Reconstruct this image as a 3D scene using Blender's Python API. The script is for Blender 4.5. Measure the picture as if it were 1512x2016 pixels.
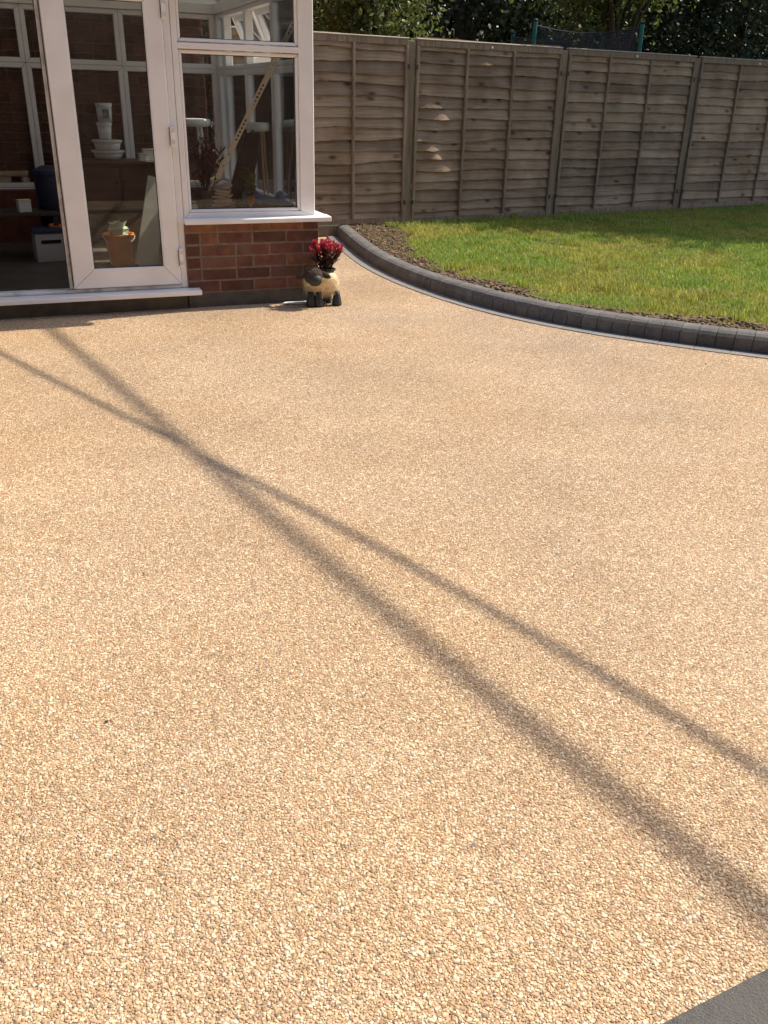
import bpy, bmesh, math, random
import numpy as np
from mathutils import Vector, Matrix, Euler
random.seed(7); rng = np.random.default_rng(7)
R_ = math.radians
for o in list(bpy.data.objects): bpy.data.objects.remove(o)
SC = bpy.context.scene; COL = SC.collection

# ------------------------------------------------------------------ camera
FPX = 1731.41; CAMH = 1.2638
RW = np.array([[0.99968967, 0.02491124, 0.0], [0.01059827, -0.42530923, 0.90498604], [0.02254433, -0.90470520, -0.42544125]])
cd = bpy.data.cameras.new('camera'); cam = bpy.data.objects.new('camera', cd); COL.objects.link(cam)
cd.sensor_fit = 'VERTICAL'; cd.sensor_height = 36; cd.lens = FPX / 2016 * 36; cd.clip_start = .05; cd.clip_end = 2000
m3 = Matrix([[RW[i, 0], -RW[i, 1], -RW[i, 2]] for i in range(3)])
cam.matrix_world = Matrix.Translation((0, 0, CAMH)) @ m3.to_4x4()
SC.camera = cam
# ------------------------------------------------------------------ sky, sun, exposure
SUN_AZ, SUN_EL = 30.3, 50.0          # azimuth counted from +X towards +Y
w = bpy.data.worlds.new('World'); SC.world = w; w.use_nodes = True
wn = w.node_tree.nodes; bg = wn['Background']; sky = wn.new('ShaderNodeTexSky')
sky.sky_type = 'NISHITA'; sky.sun_disc = False
sky.sun_elevation = R_(SUN_EL); sky.sun_rotation = R_(90 - SUN_AZ); sky.air_density = 1.0; sky.dust_density = 1.6
w.node_tree.links.new(sky.outputs[0], bg.inputs[0]); bg.inputs[1].default_value = .14
sd = bpy.data.lights.new('sun', 'SUN'); sd.energy = 4.2; sd.angle = R_(.53); sd.color = (1, .9, .76)
sun = bpy.data.objects.new('sun', sd); COL.objects.link(sun)
SD = Vector((math.cos(R_(SUN_EL)) * math.cos(R_(SUN_AZ)), math.cos(R_(SUN_EL)) * math.sin(R_(SUN_AZ)), math.sin(R_(SUN_EL))))
sun.rotation_euler = SD.to_track_quat('Z', 'Y').to_euler(); sun.location = (6, 4, 12)
SC.view_settings.view_transform = 'Standard'; SC.view_settings.look = 'None'
SC.view_settings.exposure = .72; SC.view_settings.gamma = 1; SC.view_settings.use_curve_mapping = False
SC.render.engine = 'CYCLES'; SC.render.resolution_x = 768; SC.render.resolution_y = 1024

# ------------------------------------------------------------------ pixels to places
PHI = R_(22.5); CO = np.array([-.48370, 6.08518, 0.])
CU = np.array([math.cos(PHI), math.sin(PHI), 0]); CN = np.array([-math.sin(PHI), math.cos(PHI), 0])
C0 = np.array([0, 0, CAMH])
def ray(x, y): return RW @ np.array([(x - 756) / FPX, (y - 1008) / FPX, 1.])
def gnd(x, y, z=0.):
    r = ray(x, y); return C0 + r * ((z - CAMH) / r[2])
def onv(x, y, v):                      # pixel on the plane v metres behind the conservatory front -> local (u, v, z)
    r = ray(x, y); t = (CO + CN * v - C0).dot(CN) / r.dot(CN); P = C0 + r * t
    return float((P - CO).dot(CU)), v, float(P[2])
def loc(u, v, z): return Vector(CO + CU * u + CN * v + np.array([0, 0, z]))
FA = R_(31.08); FO = gnd(800, 446, .05); FO[2] = 0
FD = np.array([math.cos(FA), math.sin(FA), 0]); FN = np.array([-math.sin(FA), math.cos(FA), 0])
def floc(s, n, z): return Vector(FO + FD * s + FN * n + np.array([0, 0, z]))

# ------------------------------------------------------------------ materials
def newmat(name):
    m = bpy.data.materials.new(name); m.use_nodes = True
    return m, m.node_tree.nodes, m.node_tree.links, m.node_tree.nodes['Principled BSDF']
def pm(name, c1, c2=None, scale=8, rough=.6, bump=0., bscale=None, stretch=(1, 1, 1), orand=0., detail=6, spec=.5, attr=None, coat=0, metal=0, c3=None, s3=2., lo=.35, hi=.65, trans=0., knots=False):
    m, n, l, b = newmat(name)
    b.inputs['Roughness'].default_value = rough; b.inputs['Specular IOR Level'].default_value = spec
    b.inputs['Metallic'].default_value = metal; b.inputs['Coat Weight'].default_value = coat
    tc = n.new('ShaderNodeTexCoord'); mp = n.new('ShaderNodeMapping'); mp.inputs['Scale'].default_value = stretch
    l.new(tc.outputs['Object'], mp.inputs[0])
    oi = n.new('ShaderNodeObjectInfo')
    if orand > 0:
        vm = n.new('ShaderNodeVectorMath'); vm.operation = 'MULTIPLY_ADD'
        cx = n.new('ShaderNodeCombineXYZ')
        for k in range(3): l.new(oi.outputs['Random'], cx.inputs[k])
        l.new(cx.outputs[0], vm.inputs[0]); vm.inputs[1].default_value = (37, 53, 71); l.new(mp.outputs[0], vm.inputs[2]); co = vm.outputs[0]
    else: co = mp.outputs[0]
    nz = n.new('ShaderNodeTexNoise'); nz.inputs['Scale'].default_value = scale; nz.inputs['Detail'].default_value = detail; nz.inputs['Roughness'].default_value = .62
    l.new(co, nz.inputs['Vector'])
    rp = n.new('ShaderNodeValToRGB'); rp.color_ramp.elements[0].position = lo; rp.color_ramp.elements[1].position = hi
    rp.color_ramp.elements[0].color = (*c1, 1); rp.color_ramp.elements[1].color = (*(c2 or c1), 1)
    l.new(nz.outputs[0], rp.inputs[0]); col = rp.outputs[0]
    if c3:
        n3 = n.new('ShaderNodeTexNoise'); n3.inputs['Scale'].default_value = s3; n3.inputs['Detail'].default_value = 5; l.new(co, n3.inputs['Vector'])
        r3 = n.new('ShaderNodeValToRGB'); r3.color_ramp.elements[0].position = .48; r3.color_ramp.elements[1].position = .68
        l.new(n3.outputs[0], r3.inputs[0]); mx = n.new('ShaderNodeMix'); mx.data_type = 'RGBA'
        l.new(r3.outputs[0], mx.inputs[0]); l.new(col, mx.inputs[6]); mx.inputs[7].default_value = (*c3, 1); col = mx.outputs[2]
    if knots:
        mk = n.new('ShaderNodeMapping'); mk.inputs['Scale'].default_value = (3.4, .1, 7.5); vk = n.new('ShaderNodeVectorMath'); vk.operation = 'MULTIPLY_ADD'; ck = n.new('ShaderNodeCombineXYZ')
        for k in range(3): l.new(oi.outputs['Random'], ck.inputs[k])
        l.new(ck.outputs[0], vk.inputs[0]); vk.inputs[1].default_value = (37, 53, 71); l.new(tc.outputs['Object'], mk.inputs[0]); l.new(mk.outputs[0], vk.inputs[2])
        vv = n.new('ShaderNodeTexVoronoi'); vv.inputs['Scale'].default_value = 1.0; l.new(vk.outputs[0], vv.inputs[0])
        rk = n.new('ShaderNodeValToRGB'); rk.color_ramp.elements[0].position = .06; rk.color_ramp.elements[1].position = .20; rk.color_ramp.elements[0].color = (.28, .22, .18, 1); rk.color_ramp.elements[1].color = (1, 1, 1, 1); l.new(vv.outputs['Distance'], rk.inputs[0])
        np_ = n.new('ShaderNodeTexNoise'); np_.inputs['Scale'].default_value = 2.3; np_.inputs['Detail'].default_value = 3; l.new(tc.outputs['Object'], np_.inputs[0])
        rq = n.new('ShaderNodeValToRGB'); rq.color_ramp.elements[0].position = .38; rq.color_ramp.elements[1].position = .62; rq.color_ramp.elements[0].color = (.70, .64, .58, 1); rq.color_ramp.elements[1].color = (1.12, 1.12, 1.14, 1); l.new(np_.outputs[0], rq.inputs[0])
        for src in (rk, rq):
            mq = n.new('ShaderNodeMix'); mq.data_type = 'RGBA'; mq.blend_type = 'MULTIPLY'; mq.inputs[0].default_value = 1; l.new(col, mq.inputs[6]); l.new(src.outputs[0], mq.inputs[7]); col = mq.outputs[2]
    if orand > 0:
        mr = n.new('ShaderNodeMapRange'); mr.inputs[3].default_value = 1 - orand; mr.inputs[4].default_value = 1 + orand
        l.new(oi.outputs['Random'], mr.inputs[0]); hs = n.new('ShaderNodeHueSaturation'); l.new(mr.outputs[0], hs.inputs['Value']); l.new(col, hs.inputs['Color']); col = hs.outputs[0]
    if attr:
        at = n.new('ShaderNodeAttribute'); at.attribute_name = attr; mx = n.new('ShaderNodeMix'); mx.data_type = 'RGBA'; mx.blend_type = 'MULTIPLY'
        mx.inputs[0].default_value = 1; l.new(at.outputs['Color'], mx.inputs[6]); l.new(col, mx.inputs[7]); col = mx.outputs[2]
    l.new(col, b.inputs['Base Color'])
    if bump > 0:
        nb = n.new('ShaderNodeTexNoise'); nb.inputs['Scale'].default_value = bscale or scale * 4; nb.inputs['Detail'].default_value = 5; l.new(co, nb.inputs['Vector'])
        bp = n.new('ShaderNodeBump'); bp.inputs['Strength'].default_value = bump; bp.inputs['Distance'].default_value = .01
        l.new(nb.outputs[0], bp.inputs['Height']); l.new(bp.outputs[0], b.inputs['Normal'])
    if trans > 0:
        tl = n.new('ShaderNodeBsdfTranslucent'); ms = n.new('ShaderNodeMixShader'); ms.inputs[0].default_value = trans
        l.new(col, tl.inputs[0]); l.new(b.outputs[0], ms.inputs[1]); l.new(tl.outputs[0], ms.inputs[2]); l.new(ms.outputs[0], n['Material Output'].inputs[0])
    return m
def glassmat(name, tint=(.975, .985, .98), dust=.014):
    m, n, l, b = newmat(name); n.remove(b)
    tr = n.new('ShaderNodeBsdfTransparent'); tr.inputs[0].default_value = (*tint, 1)
    gl = n.new('ShaderNodeBsdfGlossy'); gl.inputs['Roughness'].default_value = .0
    fr = n.new('ShaderNodeFresnel'); fr.inputs[0].default_value = 1.45
    a = n.new('ShaderNodeMixShader'); l.new(fr.outputs[0], a.inputs[0]); l.new(tr.outputs[0], a.inputs[1]); l.new(gl.outputs[0], a.inputs[2])
    df = n.new('ShaderNodeBsdfDiffuse'); df.inputs[0].default_value = (.62, .57, .5, 1)
    tc = n.new('ShaderNodeTexCoord'); nz = n.new('ShaderNodeTexNoise'); nz.inputs['Scale'].default_value = 5; nz.inputs['Detail'].default_value = 6; l.new(tc.outputs['Object'], nz.inputs[0])
    mu = n.new('ShaderNodeMath'); mu.operation = 'MULTIPLY'; mu.inputs[1].default_value = dust * 2; l.new(nz.outputs[0], mu.inputs[0])
    c = n.new('ShaderNodeMixShader'); l.new(mu.outputs[0], c.inputs[0]); l.new(a.outputs[0], c.inputs[1]); l.new(df.outputs[0], c.inputs[2])
    l.new(c.outputs[0], n['Material Output'].inputs[0]); return m
MT = {}
MT['upvc'] = pm('white_upvc', (.80, .785, .77), (.86, .845, .83), 3, .38, .03, 60, spec=.45, c3=(.775, .755, .735), s3=5)
MT['upvc_old'] = pm('weathered_white_upvc', (.60, .56, .50), (.78, .74, .70), 4, .45, .05, 60, c3=(.42, .38, .31), s3=11, stretch=(1, 1, 1))
MT['glass'] = glassmat('window_glass')
MT['gasket'] = pm('black_gasket', (.02, .02, .02), rough=.6)
MT['brick'] = pm('red_brick', (.095, .036, .026), (.175, .068, .045), 14, .9, .6, 90, orand=.35, c3=(.135, .08, .06), s3=9)
MT['brick_orange'] = pm('orange_red_brick', (.14, .055, .032), (.23, .105, .055), 14, .85, .5, 90, orand=.25, c3=(.12, .045, .035), s3=12)
MT['mortar'] = pm('mortar', (.17, .125, .09), (.26, .20, .145), 30, .95, .6, 120)
MT['plinth'] = pm('damp_dark_plinth', (.075, .066, .055), (.12, .105, .085), 9, .9, .5, 60)
MT['concrete_dark'] = pm('charcoal_concrete', (.070, .066, .063), (.125, .118, .110), 60, .8, .5, 220, orand=.10, c3=(.15, .14, .128), s3=7)
MT['slab'] = pm('charcoal_block_paving', (.15, .142, .135), (.22, .208, .195), 70, .78, .5, 240, orand=.10)
MT['border_slab'] = pm('dark_border_slab', (.052, .049, .047), (.10, .095, .089), 90, .75, .5, 260, orand=.08, c3=(.082, .076, .070), s3=14)
MT['soil'] = pm('soil', (.045, .030, .019), (.13, .088, .055), 25, .95, .8, 60)
MT['wood'] = pm('weathered_fence_slat', (.205, .138, .086), (.30, .212, .135), 5, .85, .3, 22, stretch=(.6, 4, 12), orand=.26, knots=True)
MT['wood_frame'] = pm('fence_batten_wood', (.15, .10, .065), (.25, .18, .12), 3, .85, .3, 16, stretch=(10, 10, 1.2), orand=.12)
MT['capping'] = pm('sunlit_capping', (.30, .24, .18), (.42, .35, .27), 4, .8, .2, 20, stretch=(1, 8, 8), orand=.1)  # paler than the battens: sunlight on the top edge put into the colour
MT['wood_post'] = pm('fence_post_wood', (.15, .105, .065), (.245, .18, .115), 3, .85, .3, 16, stretch=(10, 10, 1), orand=.1)
MT['metal_dark'] = pm('dark_bracket', (.03, .03, .032), rough=.5, metal=.6)
MT['white_plastic'] = pm('white_plastic', (.62, .62, .60), rough=.4)
MT['bark'] = pm('bark', (.05, .037, .026), (.11, .085, .06), 6, .95, .9, 20, stretch=(4, 4, 1))
MT['black_plastic'] = pm('black_plastic', (.016, .016, .017), (.028, .028, .03), 40, .5, .1, 90)
MT['cable'] = pm('black_cable', (.02, .02, .02), rough=.5)
def foliage(name, c1, c2, trans=.35): return pm(name, c1, c2, 1.5, .5, attr='tone', trans=trans, spec=.4)
MT['leaf_dark'] = foliage('dark_leaves', (.022, .036, .014), (.040, .060, .020), .2)
MT['leaf_mid'] = foliage('mid_green_leaves', (.07, .105, .026), (.12, .16, .04))
MT['leaf_yellow'] = foliage('yellow_green_leaves', (.10, .135, .028), (.16, .19, .045))
MT['grass'] = foliage('grass_blades', (.265, .30, .062), (.36, .375, .085), .45)
MT['straw'] = pm('pale_straw_fleece', (.70, .54, .31), (.84, .70, .45), 30, .9, .6, 120)
MT['coir'] = pm('dark_brown_coir', (.025, .018, .014), (.075, .050, .034), 60, .95, 1.0, 140)
MT['feet'] = pm('charcoal_wooden_foot', (.018, .018, .02), (.035, .034, .036), 20, .6, .2, 60)
MT['crimson'] = pm('crimson_plume', (.42, .012, .045), (.62, .04, .09), 40, .7, trans=.2)
MT['plum_leaf'] = pm('plum_leaf', (.045, .018, .02), (.10, .045, .03), 20, .5, trans=.2)
MT['green_leaf'] = pm('fresh_green_leaf', (.10, .18, .03), (.17, .26, .05), 12, .5, trans=.35)

# ------------------------------------------------------------------ mesh helpers
class MB:
    def __init__(s): s.v = []; s.f = []
    def add(s, vs, fs):
        k = len(s.v); s.v += [tuple(float(c) for c in q) for q in vs]; s.f += [tuple(i + k for i in f) for f in fs]; return s
    def box(s, a, b):
        x0, y0, z0 = a; x1, y1, z1 = b
        return s.add([(x0, y0, z0), (x1, y0, z0), (x1, y1, z0), (x0, y1, z0), (x0, y0, z1), (x1, y0, z1), (x1, y1, z1), (x0, y1, z1)],
                     [(0, 3, 2, 1), (4, 5, 6, 7), (0, 1, 5, 4), (1, 2, 6, 5), (2, 3, 7, 6), (3, 0, 4, 7)])
    def prism(s, poly, axis, t0, t1):       # poly in the two other axes
        def P(a, b, t): return {'x': (t, a, b), 'y': (a, t, b), 'z': (a, b, t)}[axis]
        n = len(poly)
        return s.add([P(a, b, t0) for a, b in poly] + [P(a, b, t1) for a, b in poly],
                     [tuple(range(n)), tuple(range(2 * n - 1, n - 1, -1))] + [(i, i + n, (i + 1) % n + n, (i + 1) % n) for i in range(n)])
    def lathe(s, prof, n=24, c=(0, 0, 0), cap=True):
        k = len(prof); vs = [(c[0] + r * math.cos(2 * math.pi * j / n), c[1] + r * math.sin(2 * math.pi * j / n), c[2] + z) for r, z in prof for j in range(n)]
        fs = [(i * n + j, i * n + (j + 1) % n, (i + 1) * n + (j + 1) % n, (i + 1) * n + j) for i in range(k - 1) for j in range(n)]
        if cap: fs += [tuple(range(n - 1, -1, -1)), tuple((k - 1) * n + j for j in range(n))]
        return s.add(vs, fs)
    def tube(s, pts, rads, n=8):
        pts = [Vector(p) for p in pts]; rads = rads if hasattr(rads, '__len__') else [rads] * len(pts); vs = []; fs = []
        for i, p in enumerate(pts):
            d = (pts[min(i + 1, len(pts) - 1)] - pts[max(i - 1, 0)]).normalized()
            a = d.orthogonal().normalized() if i == 0 else (a - d * a.dot(d)).normalized(); b = d.cross(a)
            vs += [p + (a * math.cos(2 * math.pi * j / n) + b * math.sin(2 * math.pi * j / n)) * rads[i] for j in range(n)]
        for i in range(len(pts) - 1): fs += [(i * n + j, i * n + (j + 1) % n, (i + 1) * n + (j + 1) % n, (i + 1) * n + j) for j in range(n)]
        fs += [tuple(range(n - 1, -1, -1)), tuple((len(pts) - 1) * n + j for j in range(n))]
        return s.add(vs, fs)
    def ell(s, c, r, nu=16, nv=10, fn=None):
        vs = []; fs = []
        for i in range(nv + 1):
            th = math.pi * i / nv
            for j in range(nu):
                ph = 2 * math.pi * j / nu; d = Vector((math.sin(th) * math.cos(ph), math.sin(th) * math.sin(ph), -math.cos(th)))
                q = Vector((d.x * r[0], d.y * r[1], d.z * r[2]));  q = fn(q, d) if fn else q
                vs.append((c[0] + q.x, c[1] + q.y, c[2] + q.z))
        for i in range(nv):
            for j in range(nu): fs.append((i * nu + j, i * nu + (j + 1) % nu, (i + 1) * nu + (j + 1) % nu, (i + 1) * nu + j))
        return s.add(vs, fs)
    def mesh(s, name, bev=0, seg=1, smooth=False):
        me = bpy.data.meshes.new(name); me.from_pydata(s.v, [], s.f)
        bm = bmesh.new(); bm.from_mesh(me)
        bmesh.ops.remove_doubles(bm, verts=bm.verts, dist=1e-6); bmesh.ops.recalc_face_normals(bm, faces=bm.faces)
        if bev: bmesh.ops.bevel(bm, geom=bm.edges[:], offset=bev, segments=seg, affect='EDGES', profile=.5, clamp_overlap=True)
        bm.to_mesh(me); bm.free()
        if smooth:
            for p in me.polygons: p.use_smooth = True
        return me
    def build(s, name, mat, parent=None, bev=0, seg=1, smooth=False):
        return obj(name, s.mesh(name, bev, seg, smooth), mat, parent)
def obj(name, me, mat=None, parent=None):
    if mat is not None and not me.materials: me.materials.append(MT[mat] if isinstance(mat, str) else mat)
    o = bpy.data.objects.new(name, me); COL.objects.link(o)
    if parent is not None: o.parent = parent
    return o
def tag(o, label=None, cat=None, group=None, kind=None):
    if label: o['label'] = label
    if cat: o['category'] = cat
    if group: o['group'] = group
    if kind: o['kind'] = kind
    return o
def thing(name, label, cat, at=(0, 0, 0), rz=0, group=None):
    o = bpy.data.objects.new(name, None); COL.objects.link(o); o.empty_display_size = .1
    o.location = at; o.rotation_euler = (0, 0, rz); return tag(o, label, cat, group)
def box(name, a, b, mat, parent, bev=.0015): return MB().box(a, b).build(name, mat, parent, bev)
def npmesh(name, V, F, mat=None, tone=None, parent=None, smooth=False):
    """V (n,3), F (m,k) all faces alike; tone (n,) or (n,3) -> point colour attribute"""
    V = np.asarray(V, np.float32); F = np.asarray(F, np.int32); me = bpy.data.meshes.new(name)
    me.vertices.add(len(V)); me.vertices.foreach_set('co', V.ravel()); k = F.shape[1]
    me.loops.add(F.size); me.loops.foreach_set('vertex_index', F.ravel())
    me.polygons.add(len(F)); me.polygons.foreach_set('loop_start', np.arange(0, F.size, k, dtype=np.int32))
    me.update(calc_edges=True); me.validate()
    if tone is not None:
        tone = np.asarray(tone, np.float32); tone = np.repeat(tone[:, None], 3, 1) if tone.ndim == 1 else tone
        at = me.attributes.new('tone', 'FLOAT_COLOR', 'POINT'); at.data.foreach_set('color', np.concatenate([tone, np.ones((len(tone), 1), np.float32)], 1).ravel())
    if smooth: me.polygons.foreach_set('use_smooth', np.ones(len(F), bool))
    return obj(name, me, mat, parent)
PHG = (1 + 5 ** .5) / 2
ICV = np.array([(-1, PHG, 0), (1, PHG, 0), (-1, -PHG, 0), (1, -PHG, 0), (0, -1, PHG), (0, 1, PHG), (0, -1, -PHG), (0, 1, -PHG), (PHG, 0, -1), (PHG, 0, 1), (-PHG, 0, -1), (-PHG, 0, 1)]); ICV /= np.linalg.norm(ICV[0])
ICF = np.array([(0, 11, 5), (0, 5, 1), (0, 1, 7), (0, 7, 10), (0, 10, 11), (1, 5, 9), (5, 11, 4), (11, 10, 2), (10, 7, 6), (7, 1, 8), (3, 9, 4), (3, 4, 2), (3, 2, 6), (3, 6, 8), (3, 8, 9), (4, 9, 5), (2, 4, 11), (6, 2, 10), (8, 6, 7), (9, 8, 1)])
def rotmats(n, flat=None):
    q = rng.normal(size=(n, 4)); q /= np.linalg.norm(q, axis=1)[:, None]; a, b, c, d = q.T
    return np.stack([np.stack([1 - 2 * (c * c + d * d), 2 * (b * c - d * a), 2 * (b * d + c * a)], -1), np.stack([2 * (b * c + d * a), 1 - 2 * (b * b + d * d), 2 * (c * d - b * a)], -1), np.stack([2 * (b * d - c * a), 2 * (c * d + b * a), 1 - 2 * (b * b + c * c)], -1)], 1)
def stones(P, S):
    """icosahedral stones at P with radii S (n,3): vertices, faces"""
    n = len(P); J = ICV[None] * (1 + rng.uniform(-.22, .22, (n, 12, 1))); Rm = rotmats(n)
    Q = np.einsum('nij,nkj->nki', Rm, J) * S[:, None, :]
    a = rng.uniform(0, 6.28, n); ca, sa = np.cos(a), np.sin(a)
    Z = np.stack([Q[..., 0] * ca[:, None] - Q[..., 1] * sa[:, None], Q[..., 0] * sa[:, None] + Q[..., 1] * ca[:, None], Q[..., 2]], -1)
    return (Z + P[:, None]).reshape(-1, 3), (ICF[None] + np.arange(n)[:, None, None] * 12).reshape(-1, 3)

# ================================================================== THE SETTING
tag(npmesh('ground', [(-300, -300, -.06), (300, -300, -.06), (300, 300, -.06), (-300, 300, -.06)], [(0, 1, 2, 3)],
           pm('rough_ground', (.05, .065, .02), (.09, .10, .035), .6, .95)), kind='structure')
# --- kerb line: outer (patio side) edge of the charcoal blocks beside the kerb
kp = np.array([(-.66, 9.25), (-.50, 8.5), (-.30, 7.60), (-.115, 7.06), (.108, 6.60), (.325, 6.205), (.545, 5.88), (.768, 5.62), (1.045, 5.372), (1.33, 5.19), (1.60, 5.05), (1.86, 4.925), (2.12, 4.80), (2.6, 4.60), (3.2, 4.40), (4.0, 4.22)])
def resample(P, step):
    d = np.r_[0, np.cumsum(np.hypot(*np.diff(P, axis=0).T))]; s = np.arange(0, d[-1], step)
    return np.stack([np.interp(s, d, P[:, 0]), np.interp(s, d, P[:, 1])], 1)
kc = resample(kp, .01)
for _ in range(3):
    K = 45; pad = np.r_[2 * kc[0] - kc[K:0:-1], kc, 2 * kc[-1] - kc[-2:-K - 2:-1]]
    ker = np.ones(2 * K + 1) / (2 * K + 1); kc = np.stack([np.convolve(pad[:, i], ker, 'valid') for i in (0, 1)], 1)
kc = resample(kc, .01)
kt = np.gradient(kc, axis=0); kt /= np.hypot(*kt.T)[:, None]; kn = np.stack([-kt[:, 1], kt[:, 0]], 1)   # kn points to the lawn
KL = len(kc) * .01
def kpt(s, off):
    i = min(max(s / .01, 0), len(kc) - 1.001); j = int(i); f = i - j
    p = kc[j] * (1 - f) + kc[j + 1] * f; n = kn[j] * (1 - f) + kn[j + 1] * f; return p + n * off
def kdist(P):
    """signed distance to the kerb line, positive on the lawn side, and the arc position"""
    P = np.asarray(P); D = np.empty(len(P)); S = np.empty(len(P)); sub = kc[::4]; sn = kn[::4]
    for a in range(0, len(P), 4000):
        q = P[a:a + 4000]; dd = ((q[:, None] - sub[None]) ** 2).sum(-1); j = dd.argmin(1)
        D[a:a + 4000] = ((q - sub[j]) * sn[j]).sum(1); S[a:a + 4000] = j * .04
    return D, S

# --- patio: resin bound gravel, real stones on a tan bed
pal = np.array([(.71, .55, .355), (.81, .675, .48), (.43, .28, .15), (.35, .215, .11), (.53, .375, .22), (.32, .18, .09), (.52, .345, .23), (.28, .23, .18), (.63, .48, .32), (.15, .115, .09)])
pw = np.array([.17, .12, .18, .13, .14, .08, .07, .03, .06, .02])
pal = (pal * .87 + (pal * pw[:, None]).sum(0) * .13) * np.array([.985, .985, 1.0])
m, n, l, b = newmat('patio_bed'); b.inputs['Roughness'].default_value = .7
tc = n.new('ShaderNodeTexCoord'); vo = n.new('ShaderNodeTexVoronoi'); vo.inputs['Scale'].default_value = 150; l.new(tc.outputs['Object'], vo.inputs[0])
rp = n.new('ShaderNodeValToRGB'); rp.color_ramp.elements[0].color = (.36, .23, .12, 1); rp.color_ramp.elements[1].color = (.55, .39, .22, 1)
sx = n.new('ShaderNodeSeparateColor'); l.new(vo.outputs['Color'], sx.inputs[0]); l.new(sx.outputs[0], rp.inputs[0]); l.new(rp.outputs[0], b.inputs['Base Color'])
bed = m
patio = npmesh('patio', [(-9, -6, -.0021), (5.5, -6, -.0021), (5.5, 9.4, -.0021), (-9, 9.4, -.0021)], [(0, 1, 2, 3)], bed); tag(patio, kind='structure')
m, n, l, b = newmat('resin_bound_stone'); b.inputs['Roughness'].default_value = .62; b.inputs['Specular IOR Level'].default_value = .3
at = n.new('ShaderNodeAttribute'); at.attribute_name = 'tone'; ge = n.new('ShaderNodeNewGeometry')
nz = n.new('ShaderNodeTexNoise'); nz.inputs['Scale'].default_value = 1.3; nz.inputs['Detail'].default_value = 7; nz.inputs['Roughness'].default_value = .6; l.new(ge.outputs['Position'], nz.inputs[0])
mr = n.new('ShaderNodeMapRange'); mr.inputs[1].default_value = .3; mr.inputs[2].default_value = .7; mr.inputs[3].default_value = .82; mr.inputs[4].default_value = 1.14; l.new(nz.outputs[0], mr.inputs[0])
n2 = n.new('ShaderNodeTexNoise'); n2.inputs['Scale'].default_value = .75; n2.inputs['Detail'].default_value = 3; l.new(ge.outputs['Position'], n2.inputs[0])
m2 = n.new('ShaderNodeMapRange'); m2.inputs[1].default_value = .3; m2.inputs[2].default_value = .7; m2.inputs[3].default_value = .88; m2.inputs[4].default_value = 1.1; l.new(n2.outputs[0], m2.inputs[0])
hs = n.new('ShaderNodeHueSaturation'); l.new(at.outputs['Color'], hs.inputs['Color']); l.new(mr.outputs[0], hs.inputs['Value']); l.new(m2.outputs[0], hs.inputs['Saturation']); l.new(hs.outputs[0], b.inputs['Base Color'])
TILE = .6; sp = .0043; ng = int(TILE / sp); g = (np.arange(ng) + .5) * TILE / ng
gx, gy = np.meshgrid(g, g); ns = gx.size
P = np.stack([gx.ravel(), gy.ravel(), np.zeros(ns)], 1); P[:, 0] += (np.arange(ns) // ng % 2) * sp * .5; P[:, :2] += rng.uniform(-.0027, .0027, (ns, 2))
rr = np.clip(rng.lognormal(math.log(.0025), .36, ns), .0012, .0056); S = np.stack([rr * rng.uniform(.9, 1.4, ns), rr * rng.uniform(.7, 1.0, ns), rr * rng.uniform(.45, .7, ns)], 1)
P[:, 2] = -S[:, 2] * .9 + rng.uniform(-.0004, .0005, ns)
V, F = stones(P, S); V[:, 2] = np.where(V[:, 2] > -.0014, -.0014 + (V[:, 2] + .0014) * .11, V[:, 2])   # trowelled flat
tn = pal[rng.choice(len(pal), ns, p=pw)] * rng.uniform(.88, 1.1, (ns, 1))
gravel = npmesh('gravel', V, F, m, np.repeat(tn, 12, 0), patio); tag(gravel, kind='stuff')
ngt = bpy.data.node_groups.new('lay_gravel', 'GeometryNodeTree')
ngt.interface.new_socket('Geometry', in_out='INPUT', socket_type='NodeSocketGeometry'); ngt.interface.new_socket('Geometry', in_out='OUTPUT', socket_type='NodeSocketGeometry')
gi = ngt.nodes.new('NodeGroupInput'); go = ngt.nodes.new('NodeGroupOutput'); ip = ngt.nodes.new('GeometryNodeInstanceOnPoints'); mg = ngt.nodes.new('GeometryNodeMeshGrid'); tf = ngt.nodes.new('GeometryNodeTransform')
NX, NY = 13, 17
mg.inputs['Size X'].default_value = TILE * (NX - 1); mg.inputs['Size Y'].default_value = TILE * (NY - 1); mg.inputs['Vertices X'].default_value = NX; mg.inputs['Vertices Y'].default_value = NY
tf.inputs['Translation'].default_value = (-4.5 + TILE * (NX - 1) / 2, -1.2 + TILE * (NY - 1) / 2, 0)
ngt.links.new(mg.outputs[0], tf.inputs[0]); ngt.links.new(tf.outputs[0], ip.inputs['Points']); ngt.links.new(gi.outputs[0], ip.inputs['Instance']); ngt.links.new(ip.outputs[0], go.inputs[0])
gm = gravel.modifiers.new('lay', 'NODES'); gm.node_group = ngt

# --- kerb of half-round charcoal units and the flush row of charcoal blocks in front of it
ks = MB()
for o0, o1, z in ((.012, .205, -.02),):
    q = [kpt(s, .012) for s in np.arange(0, KL, .1)]; r = [kpt(s, .215) for s in np.arange(0, KL, .1)]; k = len(q)
    ks.add([(*p, -.05) for p in q] + [(*p, -.05) for p in r] + [(*p, -.006) for p in q] + [(*p, -.006) for p in r],
           [(2 * k + i, 2 * k + i + 1, 3 * k + i + 1, 3 * k + i) for i in range(k - 1)] + [(i, i + 1, 2 * k + i + 1, 2 * k + i) for i in range(k - 1)] + [(k + i, k + i + 1, 3 * k + i + 1, 3 * k + i) for i in range(k - 1)])
kerb = tag(ks.build('kerb', 'mortar'), kind='structure')
prof = [(0, -.04), (0, .050), (.006, .070), (.020, .088), (.042, .099), (.065, .103), (.095, .103), (.120, .101), (.124, .094), (.124, -.04)]
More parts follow.
